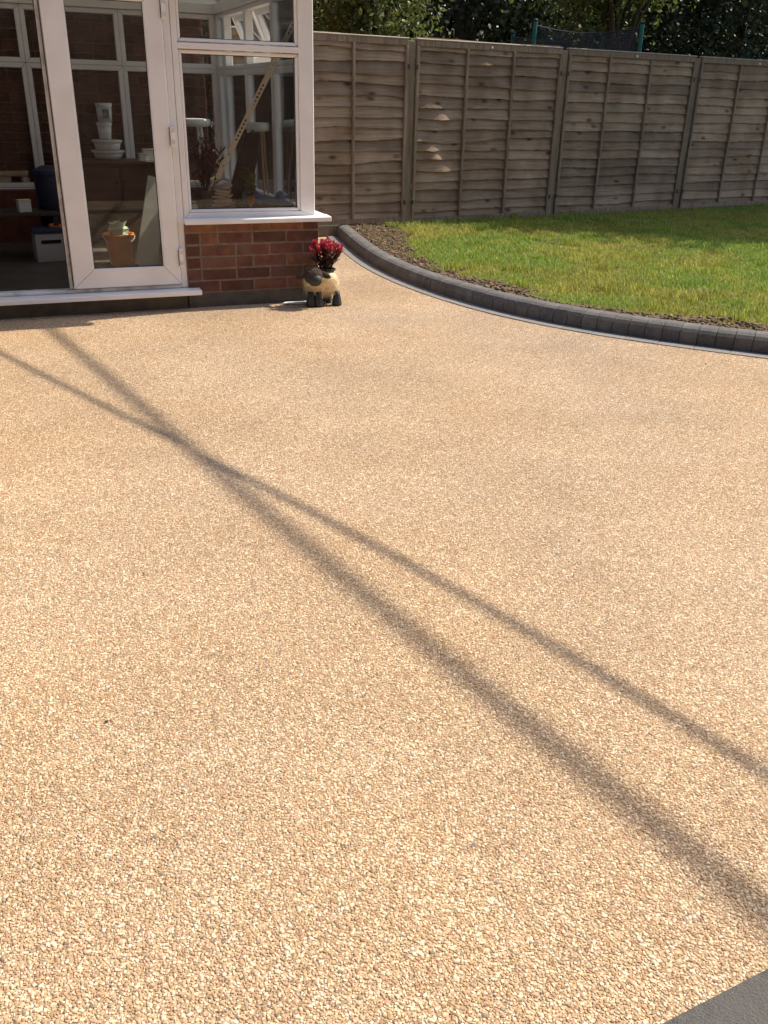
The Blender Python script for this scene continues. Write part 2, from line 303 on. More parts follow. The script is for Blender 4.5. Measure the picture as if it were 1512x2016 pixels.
def kerb_unit(s0, s1, gap=.0012):
    st = np.linspace(s0 + gap, s1 - gap, max(2, int((s1 - s0) / .06) + 1)); b = MB(); k = len(prof); vs = []; fs = []
    dz = random.uniform(-.0015, .0015); do = random.uniform(-.0015, .0015)
    sts = [(st[0], .0022), (st[0] + .003, 0)] + [(x, 0) for x in st[1:-1]] + [(st[-1] - .003, 0), (st[-1], .0022)]
    for s, ins in sts:
        for o_, z in prof:
            p = kpt(s, .102 + o_ + do + (ins if o_ < .06 else -ins)); vs.append((p[0], p[1], z + dz - (ins if z > 0 else 0)))
    for i in range(len(sts) - 1):
        for j in range(k - 1): fs.append((i * k + j, i * k + j + 1, (i + 1) * k + j + 1, (i + 1) * k + j))
    fs += [tuple(range(k)), tuple((len(sts) - 1) * k + j for j in range(k))]
    b.add(vs, fs); return b.build('kerb_block', 'concrete_dark', kerb)
_, sj = kdist([(.20, 6.56)]); s = 0.; sjoin = float(sj[0])
nl = max(1, round(sjoin / .6))
for i in range(nl): kerb_unit(sjoin * i / nl, sjoin * (i + 1) / nl)
s = sjoin
while s < KL - .12: kerb_unit(s, s + .103); s += .103
def block_piece(s0, s1, o0, o1, z, name, mat, par, gap=.0015):
    st = np.linspace(s0 + gap, s1 - gap, 4); vs = [(*kpt(x, o0), zz) for x in st for zz in (-.03, z)] + [(*kpt(x, o1), zz) for x in st for zz in (-.03, z)]
    b = MB(); f = []
    for i in range(3):
        a, c = 2 * i, 8 + 2 * i
        f += [(a + 1, a + 3, c + 3, c + 1), (a, a + 2, a + 3, a + 1), (c, c + 2, c + 3, c + 1)]
    f += [(0, 1, 9, 8), (6, 7, 15, 14)]
    return b.add(vs, f).build(name, mat, par, .0015)
s = .03
while s < KL - .22: block_piece(s, s + .203, 0, .099, .004 + random.uniform(-.0008, .0008), 'paving_block', 'slab', kerb); s += .203

# --- dark border blocks at the near corner of the patio
e0, e1 = gnd(1298, 2016), gnd(1512, 1905); ed = (e1 - e0)[:2]; ed /= np.hypot(*ed); en = np.array([ed[1], -ed[0]])
border = MB().box((-.9, -.31, -.05), (1.9, .002, -.012)).build('patio_border', 'mortar'); tag(border, kind='structure')
border.location = (e0[0], e0[1], 0); border.rotation_euler = (0, 0, math.atan2(ed[1], ed[0]))
bm_ = MB().box((0, -.30, -.04), (.396, -.002, .004)).mesh('border_slab', .003, 2)
for i in range(7):
    o = obj('border_slab', bm_, 'border_slab', border); o.location = (-.9 + .4 * i - .06, 0, 0)

# --- lawn and soil
def vnoise(P, sc, seed):
    r = np.random.default_rng(seed); T = r.random((64, 64)); q = P * sc; i = np.floor(q).astype(int); f = q - i; f = f * f * (3 - 2 * f)
    a = lambda x, y: T[(i[:, 0] + x) % 64, (i[:, 1] + y) % 64]
    return (a(0, 0) * (1 - f[:, 0]) + a(1, 0) * f[:, 0]) * (1 - f[:, 1]) + (a(0, 1) * (1 - f[:, 0]) + a(1, 1) * f[:, 0]) * f[:, 1]
def fence_n(P): return (np.asarray(P)[:, :2] - FO[:2]) @ FN[:2]
def fence_s(P): return (np.asarray(P)[:, :2] - FO[:2]) @ FD[:2]
def soilness(P):
    D, S = kdist(P); wd = .37 + .20 * (vnoise(P, 1.7, 3) - .5) * 2 + .12 * (vnoise(P, 7, 4) - .5) * 2
    sl = np.clip((wd + .22 - D) / .16, 0, 1)
    # bare corner beside the conservatory path
    c = np.clip((.85 + .5 * (vnoise(P, 2.2, 5) - .5) + .25 * (vnoise(P, 9, 6) - .5) - np.hypot(P[:, 0] + .55, (P[:, 1] - 9.0) * .62)) / .35, 0, 1)
    sp_ = np.clip((vnoise(P, 5, 8) * .6 + vnoise(P, 11, 9) * .4 - .80) / .07, 0, 1) * .8
    return np.maximum(np.maximum(sl, c), sp_), D
def lawn_z(P, D): return .088 - .004 * np.clip(D, 0, 6) + .010 * (vnoise(P, 2.5, 11) - .5) + .006 * (vnoise(P, 9, 12) - .5)
st = .06; X, Yg = np.meshgrid(np.arange(-1.6, 9.0, st), np.arange(3.4, 15.0, st)); GP = np.stack([X.ravel(), Yg.ravel()], 1)
SO, GD = soilness(GP); GZ = lawn_z(GP, GD) + SO * .012 * (rng.random(len(GP)) - .6)
ny, nx = X.shape; idx = np.arange(ny * nx).reshape(ny, nx); Q = np.stack([idx[:-1, :-1], idx[:-1, 1:], idx[1:, 1:], idx[1:, :-1]], -1).reshape(-1, 4)
cen = GP[Q].mean(1); ok = (kdist(cen)[0] > .16) & (fence_n(cen) < .25) & (GD[Q].min(1) > .13); Q = Q[ok]
used, inv = np.unique(Q, return_inverse=True)
m, n, l, b = newmat('lawn_and_soil'); b.inputs['Roughness'].default_value = .95; b.inputs['Specular IOR Level'].default_value = .1
at = n.new('ShaderNodeAttribute'); at.attribute_name = 'tone'; tc = n.new('ShaderNodeTexCoord')
def nramp(c1, c2, sc):
    a = n.new('ShaderNodeTexNoise'); a.inputs['Scale'].default_value = sc; a.inputs['Detail'].default_value = 8; l.new(tc.outputs['Object'], a.inputs[0])
    r = n.new('ShaderNodeValToRGB'); r.color_ramp.elements[0].position = .35; r.color_ramp.elements[1].position = .65; r.color_ramp.elements[0].color = (*c1, 1); r.color_ramp.elements[1].color = (*c2, 1); l.new(a.outputs[0], r.inputs[0]); return r, a
g1, _ = nramp((.085, .105, .022), (.16, .165, .04), 9); g2, na = nramp((.06, .042, .027), (.17, .12, .078), 30)
mx = n.new('ShaderNodeMix'); mx.data_type = 'RGBA'; sep = n.new('ShaderNodeSeparateColor'); l.new(at.outputs['Color'], sep.inputs[0]); l.new(sep.outputs[0], mx.inputs[0]); l.new(g1.outputs[0], mx.inputs[6]); l.new(g2.outputs[0], mx.inputs[7]); l.new(mx.outputs[2], b.inputs['Base Color'])
bp = n.new('ShaderNodeBump'); bp.inputs['Strength'].default_value = .7; bp.inputs['Distance'].default_value = .02; l.new(na.outputs[0], bp.inputs['Height']); l.new(bp.outputs[0], b.inputs['Normal'])
lawn = npmesh('lawn', np.c_[GP, GZ][used], inv.reshape(-1, 4), m, SO[used], None, True); tag(lawn, kind='structure')
def in_view(P, z=.08, mar=120):
    q = np.c_[P, np.full(len(P), z - CAMH)] @ RW; px = 756 + FPX * q[:, 0] / q[:, 2]; py = 1008 + FPX * q[:, 1] / q[:, 2]
    return (q[:, 2] > .1) & (px > -mar) & (px < 1512 + mar) & (py > -mar) & (py < 2016 + mar)
# clods
C = np.stack([rng.uniform(-1.3, 4.2, 60000), rng.uniform(4.2, 10, 60000)], 1); so, D = soilness(C)
k = (so > .35) & (D > .235) & (fence_n(C) < .1) & in_view(C, .08, 500) & (rng.random(len(C)) < so * .8); C = C[k]; D = D[k]; nc = len(C)
rr = rng.uniform(.005, .013, nc) * np.where(rng.random(nc) < .08, 1.9, 1); S = np.stack([rr * rng.uniform(.8, 1.4, nc), rr, rr * rng.uniform(.5, .9, nc)], 1)
V, F = stones(np.c_[C, lawn_z(C, D) + .002], S); tag(npmesh('soil_clods', V, F, pm('soil_clod', (.7, .7, .7), (1, 1, 1), 40, .95, .5, 90, attr='tone', spec=.1), np.repeat(np.array([(.185, .13, .084)]) * rng.uniform(.5, 1.5, (nc, 1)), 12, 0), lawn), kind='stuff')
# grass blades
C = np.stack([rng.uniform(-1.2, 8.6, 900000), rng.uniform(4.2, 14.6, 900000)], 1); C = C[in_view(C, .08, 500)]; C = C[fence_n(C) < -.03]; so, D = soilness(C)
dn = np.hypot(C[:, 0], C[:, 1]); patch = vnoise(C, 1.1, 21) * .6 + vnoise(C, 3.7, 22) * .4
k = (D > .245) & (rng.random(len(C)) < (1 - so) ** 1.5 * np.clip(1.15 - .05 * dn, .4, 1) + .03 * (D > .3)); C = C[k]; D = D[k]; patch = patch[k]; so = so[k]; nb = len(C)
hgt = rng.uniform(.012, .034, nb) * (.75 + .6 * patch) * np.where(fence_n(C) > -.22, 1.35, 1) * (1 + 1.1 * np.clip((vnoise(C, 6.5, 41) - .72) / .1, 0, 1)); az = rng.uniform(0, 6.28, nb); lean = rng.uniform(.1, .95, nb) * hgt; wd = rng.uniform(.0016, .0032, nb)
bx, by = np.cos(az), np.sin(az); z0 = lawn_z(C, D) - .003; c3 = np.c_[C, z0]
W = np.stack([-by * wd, bx * wd, np.zeros(nb)], 1); Mi = c3 + np.stack([bx * lean * .35, by * lean * .35, hgt * .6], 1); Tp = c3 + np.stack([bx * lean, by * lean, hgt], 1)
V = np.stack([c3 - W, c3 + W, Mi + W * .8, Mi - W * .8, Tp], 1).reshape(-1, 3); i5 = np.arange(nb)[:, None] * 5
F = np.concatenate([i5 + [0, 1, 2], i5 + [0, 2, 3], i5 + [3, 2, 4]], 0)
dry = np.clip((vnoise(C, .9, 31) * .5 + vnoise(C, 3.1, 32) * .5 - .40) / .3, 0, 1)[:, None] * .75; sr = rng.random((nb, 1)) < .07
tn = (1 - dry) * np.array([(.72, 1.0, .65)]) + dry * np.array([(1.25, 1.05, .95)]); tn = np.where(sr, np.array([(2.0, 1.45, 1.9)]), tn) * rng.uniform(.65, 1.25, (nb, 1))
tag(npmesh('grass', V, F, 'grass', np.repeat(tn, 5, 0), lawn), kind='stuff')
print('grass', nb, 'clods', nc)

# ================================================================== CONSERVATORY (local axes: u along the front, v inwards, z up)
cons = thing('conservatory', 'white framed conservatory with red brick dwarf wall and open glazed doors', 'conservatory', CO, PHI)
VD = 2.5; UL = -3.25; HEAD = 1.86
def bars(parent, ax, a0, a1, z0, z1, w, t0, t1, mat='upvc', names=('rail', 'rail', 'stile', 'stile'), bev=.004, gap=.0007):
    """mitred frame of four bars. ax 'y': bars stand in the u-z plane, t along v; ax 'x': in the v-z plane, t along u. w = (bottom, top, left, right)"""
    if not hasattr(w, '__len__'): w = (w,) * 4
    i0, i1, j0, j1 = a0 + w[2], a1 - w[3], z0 + w[0], z1 - w[1]; g = gap
    polys = [[(a0 + g, z0), (a1 - g, z0), (i1 - g, j0), (i0 + g, j0)], [(a0 + g, z1), (i0 + g, j1), (i1 - g, j1), (a1 - g, z1)],
             [(a0, z0 + g), (i0, j0 + g), (i0, j1 - g), (a0, z1 - g)], [(a1, z0 + g), (a1, z1 - g), (i1, j1 - g), (i1, j0 + g)]]
    for nme, pl in zip(names, polys): MB().prism(pl, ax, t0, t1).build(nme, mat, parent, bev)
    return i0, i1, j0, j1
def pane(parent, ax, a0, a1, z0, z1, t, name='pane', mat='glass'):
    e = .012; b = MB()
    if ax == 'y': b.box((a0 - e, t, z0 - e), (a1 + e, t + .004, z1 + e))
    else: b.box((t, a0 - e, z0 - e), (t + .004, a1 + e, z1 + e))
    return b.build(name, mat, parent)
def glazing(parent, ax, a0, a1, z0, z1, t, gk=True):
    """pane with a thin black gasket and bevelled beads, face of frame at t, inwards = +"""
    if gk: bars(parent, ax, a0 - .002, a1 + .002, z0 - .002, z1 + .002, .006, t + .010, t + .017, 'gasket', ('gasket',) * 4, 0)
    return pane(parent, ax, a0, a1, z0, z1, t + .018)
box('floor', (UL + .02, .03, -.03), (-.03, VD - .02, .12), pm('dark_floor_tiles', (.06, .048, .04), (.11, .09, .075), 6, .6), cons)
# --- dwarf walls
def brick_face(parent, u0, u1, z0, z1, v, mesh_cache, seed, mats=('brick', 'brick', 'brick', 'brick_orange')):
    r = random.Random(seed); k = 0; z = z0
    while z < z1 - .02:
        h = min(.0635, z1 - z); u = u1; first = True
        while u > u0 + .02:
            L = r.choice((.215, .215, .1025, .215)) if not (first and k % 2) else .1025
            if first and k % 2 == 0: L = .215
            first = False; L = min(L, u - u0)
            if u - L - u0 < .05: L = u - u0
            mt = r.choice(mats); key = (round(L, 3), round(h, 3), mt)
            if key not in mesh_cache:
                mesh_cache[key] = MB().box((0, 0, 0), (L, .09, h)).mesh('brick', .003, 1); mesh_cache[key].materials.append(MT[mt])
            o = obj('brick', mesh_cache[key], None, parent); o.location = (u - L, v + r.uniform(-.001, .001), z + r.uniform(-.001, .001)); o.rotation_euler = (r.uniform(-.003, .003), r.uniform(-.006, .006), r.uniform(-.004, .004))
            u -= L + .0115
        z += .075; k += 1
bc = {}
dw = box('dwarf_wall', (-.88, .003, .085), (-.006, .26, .525), 'mortar', cons, .002); brick_face(dw, -.878, 0, .097, .52, 0, bc, 5)
box('plinth', (-.885, -.004, -.03), (.004, .26, .087), 'plinth', cons, .004)
box('plinth', (-2.31, -.002, -.03), (-.892, .26, .083), 'plinth', cons, .004)
dl = box('dwarf_wall', (UL, .003, .085), (-2.32, .26, .525), 'mortar', cons, .002); brick_face(dl, UL + .004, -2.322, .097, .52, 0, bc, 9)
box('plinth', (UL, -.004, -.03), (-2.316, .26, .087), 'plinth', cons, .004)
BRK = pm('brick_side_wall', (.13, .045, .03), (.22, .085, .05), 9, .9, .4, 60)
box('dwarf_wall', (-.26, .264, -.03), (-.004, VD + .05, .525), BRK, cons, .003)
box('dwarf_wall', (UL, VD - .2, -.03), (-.264, VD + .05, .525), BRK, cons, .003)
box('unseen_end_wall', (UL - .25, 0, -.03), (UL - .004, VD + .05, 1.9), BRK, cons, .003)  # unseen end of the room, added as solid brick to keep the interior dark
# --- sills
def sill(u0, u1, z0, z1, v0, v1, name='sill'):
    MB().prism([(v0, z0), (v0, z1 - .008), (v0 + .004, z1 - .004), (v1, z1), (v1, z1 - .02), (v0 + .012, z0 + .002)], 'x', u0, u1).build(name, 'upvc', cons, .002)
sill(-.885, .075, .522, .556, -.055, .06)
sill(-2.38, -.812, .094, .128, -.085, .06)
MB().prism([(UL, .522), (-2.312, .522), (-2.312, .55), (UL, .55)], 'y', -.055, .06).build('sill', 'upvc', cons, .003)
MB().box((-.06, .066, .522), (.075, VD + .1, .553)).build('sill', 'upvc', cons, .004)
box('window_board', (-.86, .078, .562), (-.10, .40, .582), 'upvc', cons, .004)
box('window_board', (-.30, .404, .562), (-.10, VD - .1, .582), 'upvc', cons, .004)
# --- front window
FV = .014
wf = bpy.data.objects.new('window', None); COL.objects.link(wf); wf.parent = cons
def window_front(u0, u1, rpost, parent):
    bars(parent, 'y', u0, u1, .553, HEAD, (.032, .05, .034, .034 + rpost), FV, FV + .062, 'upvc')
    a0, a1 = u0 + .034, u1 - .034 - rpost
    # bead frames below and above the transom
    for z0, z1 in ((.585, 1.497), (1.538, HEAD - .05)):
        bars(parent, 'y', a0, a1, z0, z1, .020, FV + .006, FV + .05, 'upvc', ('bead',) * 4, .006)
        glazing(parent, 'y', a0 + .02, a1 - .02, z0 + .02, z1 - .02, FV + .010)
    MB().prism([(a0 - .016, 1.5175), (a0, 1.501), (a1, 1.501), (a1 + .016, 1.5175), (a1, 1.534), (a0, 1.534)], 'y', FV - .004, FV + .05).build('transom', 'upvc', parent, .003)
window_front(-.878, -.017, .062, wf)
box('corner_post', (-.098, FV + .064, .553), (-.018, FV + .13, HEAD), 'upvc', cons, .004)
wl = bpy.data.objects.new('window', None); COL.objects.link(wl); wl.parent = cons
window_front(UL, -2.295, 0, wl)
# --- french doors: frame, right leaf shut, left leaf folded back outside
DF = bpy.data.objects.new('door_frame', None); COL.objects.link(DF); DF.parent = cons
box('jamb', (-.922, FV - .002, .13), (-.881, FV + .062, HEAD), 'upvc', DF, .004)
box('jamb', (-2.292, FV - .002, .13), (-2.25, FV + .062, HEAD), 'upvc', DF, .004)
box('head', (-2.249, FV - .002, HEAD - .045), (-.923, FV + .062, HEAD), 'upvc', DF, .004)
box('threshold', (-2.249, FV - .006, .128), (-.923, FV + .062, .150), 'upvc_old', DF, .004)
def leaf(name, u0, u1):
    d = bpy.data.objects.new(name, None); COL.objects.link(d); d.parent = cons
    i0, i1, j0, j1 = bars(d, 'y', u0, u1, .156, HEAD - .03, (.112, .10, .128, .100), -.012, .048, 'upvc', bev=.006)
    bars(d, 'y', i0 - .004, i1 + .004, j0 - .004, j1 + .004, .008, -.008, .03, 'upvc', ('bead',) * 4, .003)
    glazing(d, 'y', i0 + .004, i1 - .004, j0 + .004, j1 - .004, -.004)
    return d
rd = leaf('door', -1.584, -.926)
# exposed closing edge of the right leaf: rebate, gasket and lock keeps
MB().box((-1.606, .006, .156), (-1.585, .048, HEAD - .03)).build('closing_edge', 'upvc_old', rd, .003)
MB().box((-1.611, .010, .18), (-1.6065, .018, HEAD - .06)).build('gasket', 'gasket', rd)
MB().box((-1.588, -.0145, .17), (-1.5842, .004, HEAD - .05)).build('gasket', 'gasket', rd)
for zk in (.24, .52, .86, 1.02, 1.12, 1.42, 1.66): MB().box((-1.6095, .024, zk), (-1.6062, .040, zk + random.uniform(.03, .09))).build('lock_keep', 'metal_dark', rd, .001)
for zh in (.322, 1.03, 1.70):
    hb = MB().box((-.930, -.026, zh - .055), (-.906, .010, zh + .055)).build('hinge', 'upvc', rd, .004)
    for dz in (-.045, .022): MB().box((-.932, -.0285, zh + dz), (-.904, -.006, zh + dz + .022)).build('hinge_cover', 'upvc_old', hb, .002)
    MB().box((-.9345, -.020, zh - .05), (-.9305, -.0135, zh + .05)).build('hinge_gap', 'gasket', hb)
ld = leaf('door', -2.248, -1.612); ld.location = (-2.25 * 2 - .02, -.004, 0); ld.rotation_euler = (0, 0, R_(0))
for ch in list(ld.children): pass
ld.matrix_local = Matrix.Translation((-2.27, -.05, 0)) @ Matrix.Rotation(R_(-168), 4, 'Z') @ Matrix.Translation((2.25, .03, 0))
# --- right hand side glazing, top-hung fanlights open
def side_window(v0, v1, open_deg, nm='window'):
    g = bpy.data.objects.new(nm, None); COL.objects.link(g); g.parent = cons
    bars(g, 'x', v0, v1, .553, 1.445, .042, -.078, -.018, 'upvc'); pane(g, 'x', v0 + .042, v1 - .042, .595, 1.403, -.05)
    bars(g, 'x', v0, v1, 1.447, HEAD, .03, -.078, -.018, 'upvc')
    if open_deg is None: pane(g, 'x', v0 + .03, v1 - .03, 1.477, HEAD - .03, -.05)
    else:
        sash = bpy.data.objects.new('fanlight', None); COL.objects.link(sash); sash.parent = g
        sash.location = (-.012, 0, HEAD - .02); sash.rotation_euler = (0, R_(-open_deg), 0); z1 = 0; z0 = -(HEAD - 1.447 - .03)
        for pl in range(1): bars(sash, 'x', v0 + .015, v1 - .015, z0, z1, .05, -.004, .045, 'upvc')
        pane(sash, 'x', v0 + .065, v1 - .065, z0 + .05, z1 - .05, .02)
side_window(.146, .755, None); side_window(.757, 1.50, 24); side_window(1.502, 2.20, 24); side_window(2.202, VD - .03, None)
# --- far glazing
for u0, u1 in ((-3.2, -2.345), (-2.343, -1.606), (-1.604, -.867), (-.865, -.09)):
    g = bpy.data.objects.new('window', None); COL.objects.link(g); g.parent = cons
    bars(g, 'y', u0, u1, .53, 1.455, .036, VD - .03, VD + .03, 'upvc'); pane(g, 'y', u0 + .036, u1 - .036, .566, 1.42, VD)
    bars(g, 'y', u0, u1, 1.457, HEAD, .036, VD - .03, VD + .03, 'upvc'); pane(g, 'y', u0 + .036, u1 - .036, 1.493, HEAD - .036, VD)
    box('inner_sill', (u0, VD - .10, .515), (u1, VD - .033, .528), 'upvc', g, .003)
box('corner_post', (-.088, VD - .028, .553), (-.02, VD + .04, HEAD), 'upvc', cons, .004)
# --- eaves and roof
box('eaves_beam', (UL, -.02, HEAD + .002), (.02, .10, HEAD + .075), 'upvc', cons, .004)
box('eaves_beam', (-.10, .102, HEAD + .002), (.02, VD - .06, HEAD + .075), 'upvc', cons, .004)
box('eaves_beam', (UL, VD - .058, HEAD + .002), (.02, VD + .06, HEAD + .075), 'upvc', cons, .004)
MB().prism([(-.10, 1.925), (-.10, 1.985), (-.094, 1.985), (-.094, 1.932), (-.03, 1.932), (-.03, 1.985), (-.022, 1.985), (-.022, 1.925)], 'x', UL, .09).build('gutter', 'upvc', cons)
POLY, n, l, b = newmat('tinted_polycarbonate'); b.inputs['Base Color'].default_value = (.34, .34, .32, 1); b.inputs['Roughness'].default_value = .4
tl = n.new('ShaderNodeBsdfTranslucent'); tl.inputs[0].default_value = (.42, .42, .40, 1); ms = n.new('ShaderNodeMixShader'); ms.inputs[0].default_value = .16
l.new(b.outputs[0], ms.inputs[1]); l.new(tl.outputs[0], ms.inputs[2]); l.new(ms.outputs[0], n['Material Output'].inputs[0])
RZ = HEAD + .08; RH = 2.42; vm_ = (VD) / 2
roof = MB().add([(UL, -.05, RZ), (.05, -.05, RZ), (-1.25, vm_, RH), (UL, vm_, RH), (.05, VD + .05, RZ), (UL, VD + .05, RZ)], [(0, 1, 2, 3), (1, 4, 2), (4, 5, 3, 2)]).build('roof', POLY, cons)
for a, bq in (((.05, -.05, RZ), (-1.25, vm_, RH)), ((.05, VD + .05, RZ), (-1.25, vm_, RH)), ((-1.25, vm_, RH), (UL, vm_, RH)), *[((u, -.05, RZ), (u, vm_, RH)) for u in (-1.4, -2.05, -2.7)], *[((u, VD + .05, RZ), (u, vm_, RH)) for u in (-1.4, -2.05, -2.7)]):
    MB().tube([Vector(a) + Vector((0, 0, .01)), Vector(bq) + Vector((0, 0, .01))], .025, 6).build('glazing_bar', 'upvc', roof)

# ================================================================== BRICK HOUSE behind the conservatory
house = thing('brick_house', 'dark red brick house wall close behind the conservatory windows', 'house', loc(0, 0, 0), PHI)
HB = MB().box((-8, 2.62, -.05), (-.17, 16, 7.7)).build('wall', MT['mortar'] if 0 else pm('far_brickwork', (.13, .045, .03), (.21, .08, .05), 8, .9, .4, 60), house)
hb2 = MB().box((-3.3, 2.604, .2), (-.18, 2.619, 2.3)).build('mortar_bed', 'mortar', HB)
brick_face(HB, -3.3, -.17, .50, 2.0, 2.59, {}, 21, ('brick',))
MB().prism([(-8.3, 7.7), (.13, 7.7), (-4.1, 10.0)], 'y', 2.6, 16.3).build('roof', pm('roof_tiles', (.12, .05, .035), (.2, .09, .06), 5, .9), house)

# ================================================================== FENCE
fence = thing('fence', 'weathered lap panel timber fence along the back of the lawn', 'fence', Vector(FO), FA)
POST = [-2.0, -.01, 1.925, 3.975, 5.96, 7.9, 9.85]
for p in POST:
    pb = MB().box((p - .042, -.022, -.05), (p + .042, .063, 1.775)).build('post', 'wood_post', fence, .004)
def slat_mesh(L, z, amp, bulges, seed, hh=.118):
    r = np.random.default_rng(seed); nx = 61; x = np.linspace(0, L, nx); V = []; F = []
    wave = np.zeros(nx); y = np.zeros(nx)
    for c, a, wdt in bulges: y += a * np.exp(-((x - c) / wdt) ** 2)
    for kk in range(3): wave += r.normal(0, amp / (kk + 1)) * np.sin(x * (2.2 + 2.9 * kk) + r.uniform(0, 6.28))
    bark = np.clip(r.normal(0, .0022, nx), -.005, .005)
    for i in range(nx):
        zb = z + wave[i] + bark[i]; zt = z + hh + wave[i] * .6
        yb = -.026 - y[i]; yt = -.001 - y[i] * .25; ym = -.013 - y[i] * .8
        V += [(x[i], yb, zb), (x[i], ym, (zb + zt) / 2 - .004), (x[i], yt, zt), (x[i], yt + .005, zt), (x[i], ym + .007, (zb + zt) / 2 - .004), (x[i], yb + .014, zb)]
    for i in range(nx - 1):
        for j in range(6): F.append((i * 6 + j, i * 6 + (j + 1) % 6, (i + 1) * 6 + (j + 1) % 6, (i + 1) * 6 + j))
    F += [tuple(range(6)), tuple((nx - 1) * 6 + j for j in range(6))]
    return MB().add(V, F)
BATT = {0: (-1.3, -.662), 1: (.644, 1.234), 2: (2.575, 3.206), 3: (4.725, 5.401), 4: (6.6, 7.25), 5: (8.55, 9.2)}
for pi in range(6):
    a, bq = POST[pi] + .047, POST[pi + 1] - .047; L = bq - a; z0 = .108 if pi == 0 else .092; z1 = 1.786
    top = MB().box((a, -.034, z1 - .055), (bq, .024, z1 - .002)).build('fence_panel', 'wood_frame', fence, .003)
    MB().box((a - .004, -.040, z1 - .001), (bq + .004, .030, z1 + .014)).build('capping', 'capping', top, .006)
    for x0, x1 in ((a, a + .032), (bq - .032, bq)): MB().box((x0, -.042, z0), (x1, -.018, z1 - .058)).build('side_batten', 'wood_frame', top, .003)
    MB().box((a + .034, -.036, z0), (bq - .034, -.019, z0 + .05)).build('bottom_rail', 'wood_frame', top, .003)
    for xb in BATT[pi]: MB().box((xb - .014, -.044, z0 + .052), (xb + .014, -.020, z1 - .058)).build('batten', 'wood_frame', top, .003)
    z = z0 + .012; k = 0
    while z < z1 - .075:
        sec = [a] + list(BATT[pi]) + [bq]; bl = []
        for q in range(3):
            c = (sec[q] + sec[q + 1]) / 2 - a; mag = abs(rng.normal(.002, .004))
            if pi == 1 and q == 0 and .55 < z < 1.25: mag = .022 + .016 * rng.random()
            if pi == 1 and q == 1 and z > .8: mag = .008 + .014 * rng.random()
            if pi == 2 and q == 0 and z < .7: mag = .010 + .008 * rng.random()
            bl.append((c + rng.normal(0, .09), mag, rng.uniform(.08, .17)))
        so_ = slat_mesh(L - .01, z, .0095 if pi < 2 else .005, bl, 100 * pi + k).build('slat', 'wood', top); so_.location = (a + .005, 0, 0)
        z += .0985 + rng.uniform(-.009, .009); k += 1
    gb = MB().box((a - .003, -.012, -.04), (bq + .003, .030, .094 if pi == 0 else .082)).build('gravel_board', 'wood_frame', fence, .004)
    for zc in (.30, 1.55):
        for xx in (a - .006, bq - .012): MB().box((xx, -.050, zc - .022), (xx + .018, -.0425, zc + .022)).build('panel_clip', 'metal_dark', top, .001)
for px, py in ((965, 97), (1250, 111), (1492, 122)):
    r = ray(px, py); t = (FO - C0).dot(FN) / r.dot(FN); P = C0 + r * t; s_ = (P - FO).dot(FD)
    d = MB().lathe([(.013, 0), (.013, .004), (.008, .007)], 12).build('felt_disc', 'white_plastic', fence); d.location = (s_, -.0345, 1.755); d.rotation_euler = (R_(90), 0, 0)

# ================================================================== TRAMPOLINE beyond the fence
NP = 4
tr = thing('trampoline', 'round trampoline with green padded poles and dark safety net beyond the fence', 'trampoline', (2.5, 14.25, -.05))
GRN = pm('green_sleeve', (.012, .13, .095), rough=.6); NET, n, l, b = newmat('dark_net'); b.inputs['Base Color'].default_value = (.05, .05, .048, 1); b.inputs['Roughness'].default_value = .9
tp = n.new('ShaderNodeBsdfTransparent'); ms = n.new('ShaderNodeMixShader'); ms.inputs[0].default_value = .5; l.new(tp.outputs[0], ms.inputs[1]); l.new(b.outputs[0], ms.inputs[2]); l.new(ms.outputs[0], n['Material Output'].inputs[0])
RT = 1.4; ang = [R_(-120), R_(-60), R_(60), R_(120)]
ring = lambda r, z, nn=48: [(r * math.cos(2 * math.pi * j / nn), r * math.sin(2 * math.pi * j / nn), z) for j in range(nn + 1)]
MB().tube(ring(RT, .8), .03, 8).build('frame_ring', 'metal_dark', tr); MB().lathe([(.001, .79), (RT - .2, .79), (RT - .2, .795), (.001, .795)], 32).build('mat', 'black_plastic', tr); MB().lathe([(RT - .2, .80), (RT + .04, .80), (RT + .04, .83), (RT - .2, .83), (RT - .2, .80)], 32, cap=False).build('edge_pad', GRN, tr)
for a in ang:
    x, y = RT * math.cos(a), RT * math.sin(a)
    MB().tube([(x, y, .0), (x, y, .8)], .025, 8).build('leg', 'metal_dark', tr)
    pl = MB().tube([(x, y, .8), (x * 1.0, y, 1.5), (x * .99, y * .99, 2.26)], .030, 10).build('pole', GRN, tr)
    MB().ell((x * .99, y * .99, 2.275), (.035, .035, .02), 10, 6).build('pole_cap', 'metal_dark', pl)
nv = []; nf = []
hexp = [(RT * .985 * math.cos(a), RT * .985 * math.sin(a)) for a in ang]; kk = 0; NS = 10
for i in range(NP):
    p, q = hexp[i], hexp[(i + 1) % NP]
    for j in range(NS):
        t = j / NS; sag = .07 * 4 * t * (1 - t); inn = 1 - .08 * 4 * t * (1 - t); x, y = (p[0] * (1 - t) + q[0] * t) * inn, (p[1] * (1 - t) + q[1] * t) * inn
        nv += [(x, y, .84), (x, y, 1.6), (x, y, 2.22 - sag)]
tot = NP * NS
for i in range(tot):
    j = (i + 1) % tot; nf += [(3 * i, 3 * j, 3 * j + 1, 3 * i + 1), (3 * i + 1, 3 * j + 1, 3 * j + 2, 3 * i + 2)]
nt = npmesh('safety_net', nv, nf, NET, None, tr, True)
MB().tube([Vector(nv[3 * (i % tot) + 2]) for i in range(tot + 1)], .008, 5).build('net_edge', 'black_plastic', nt)

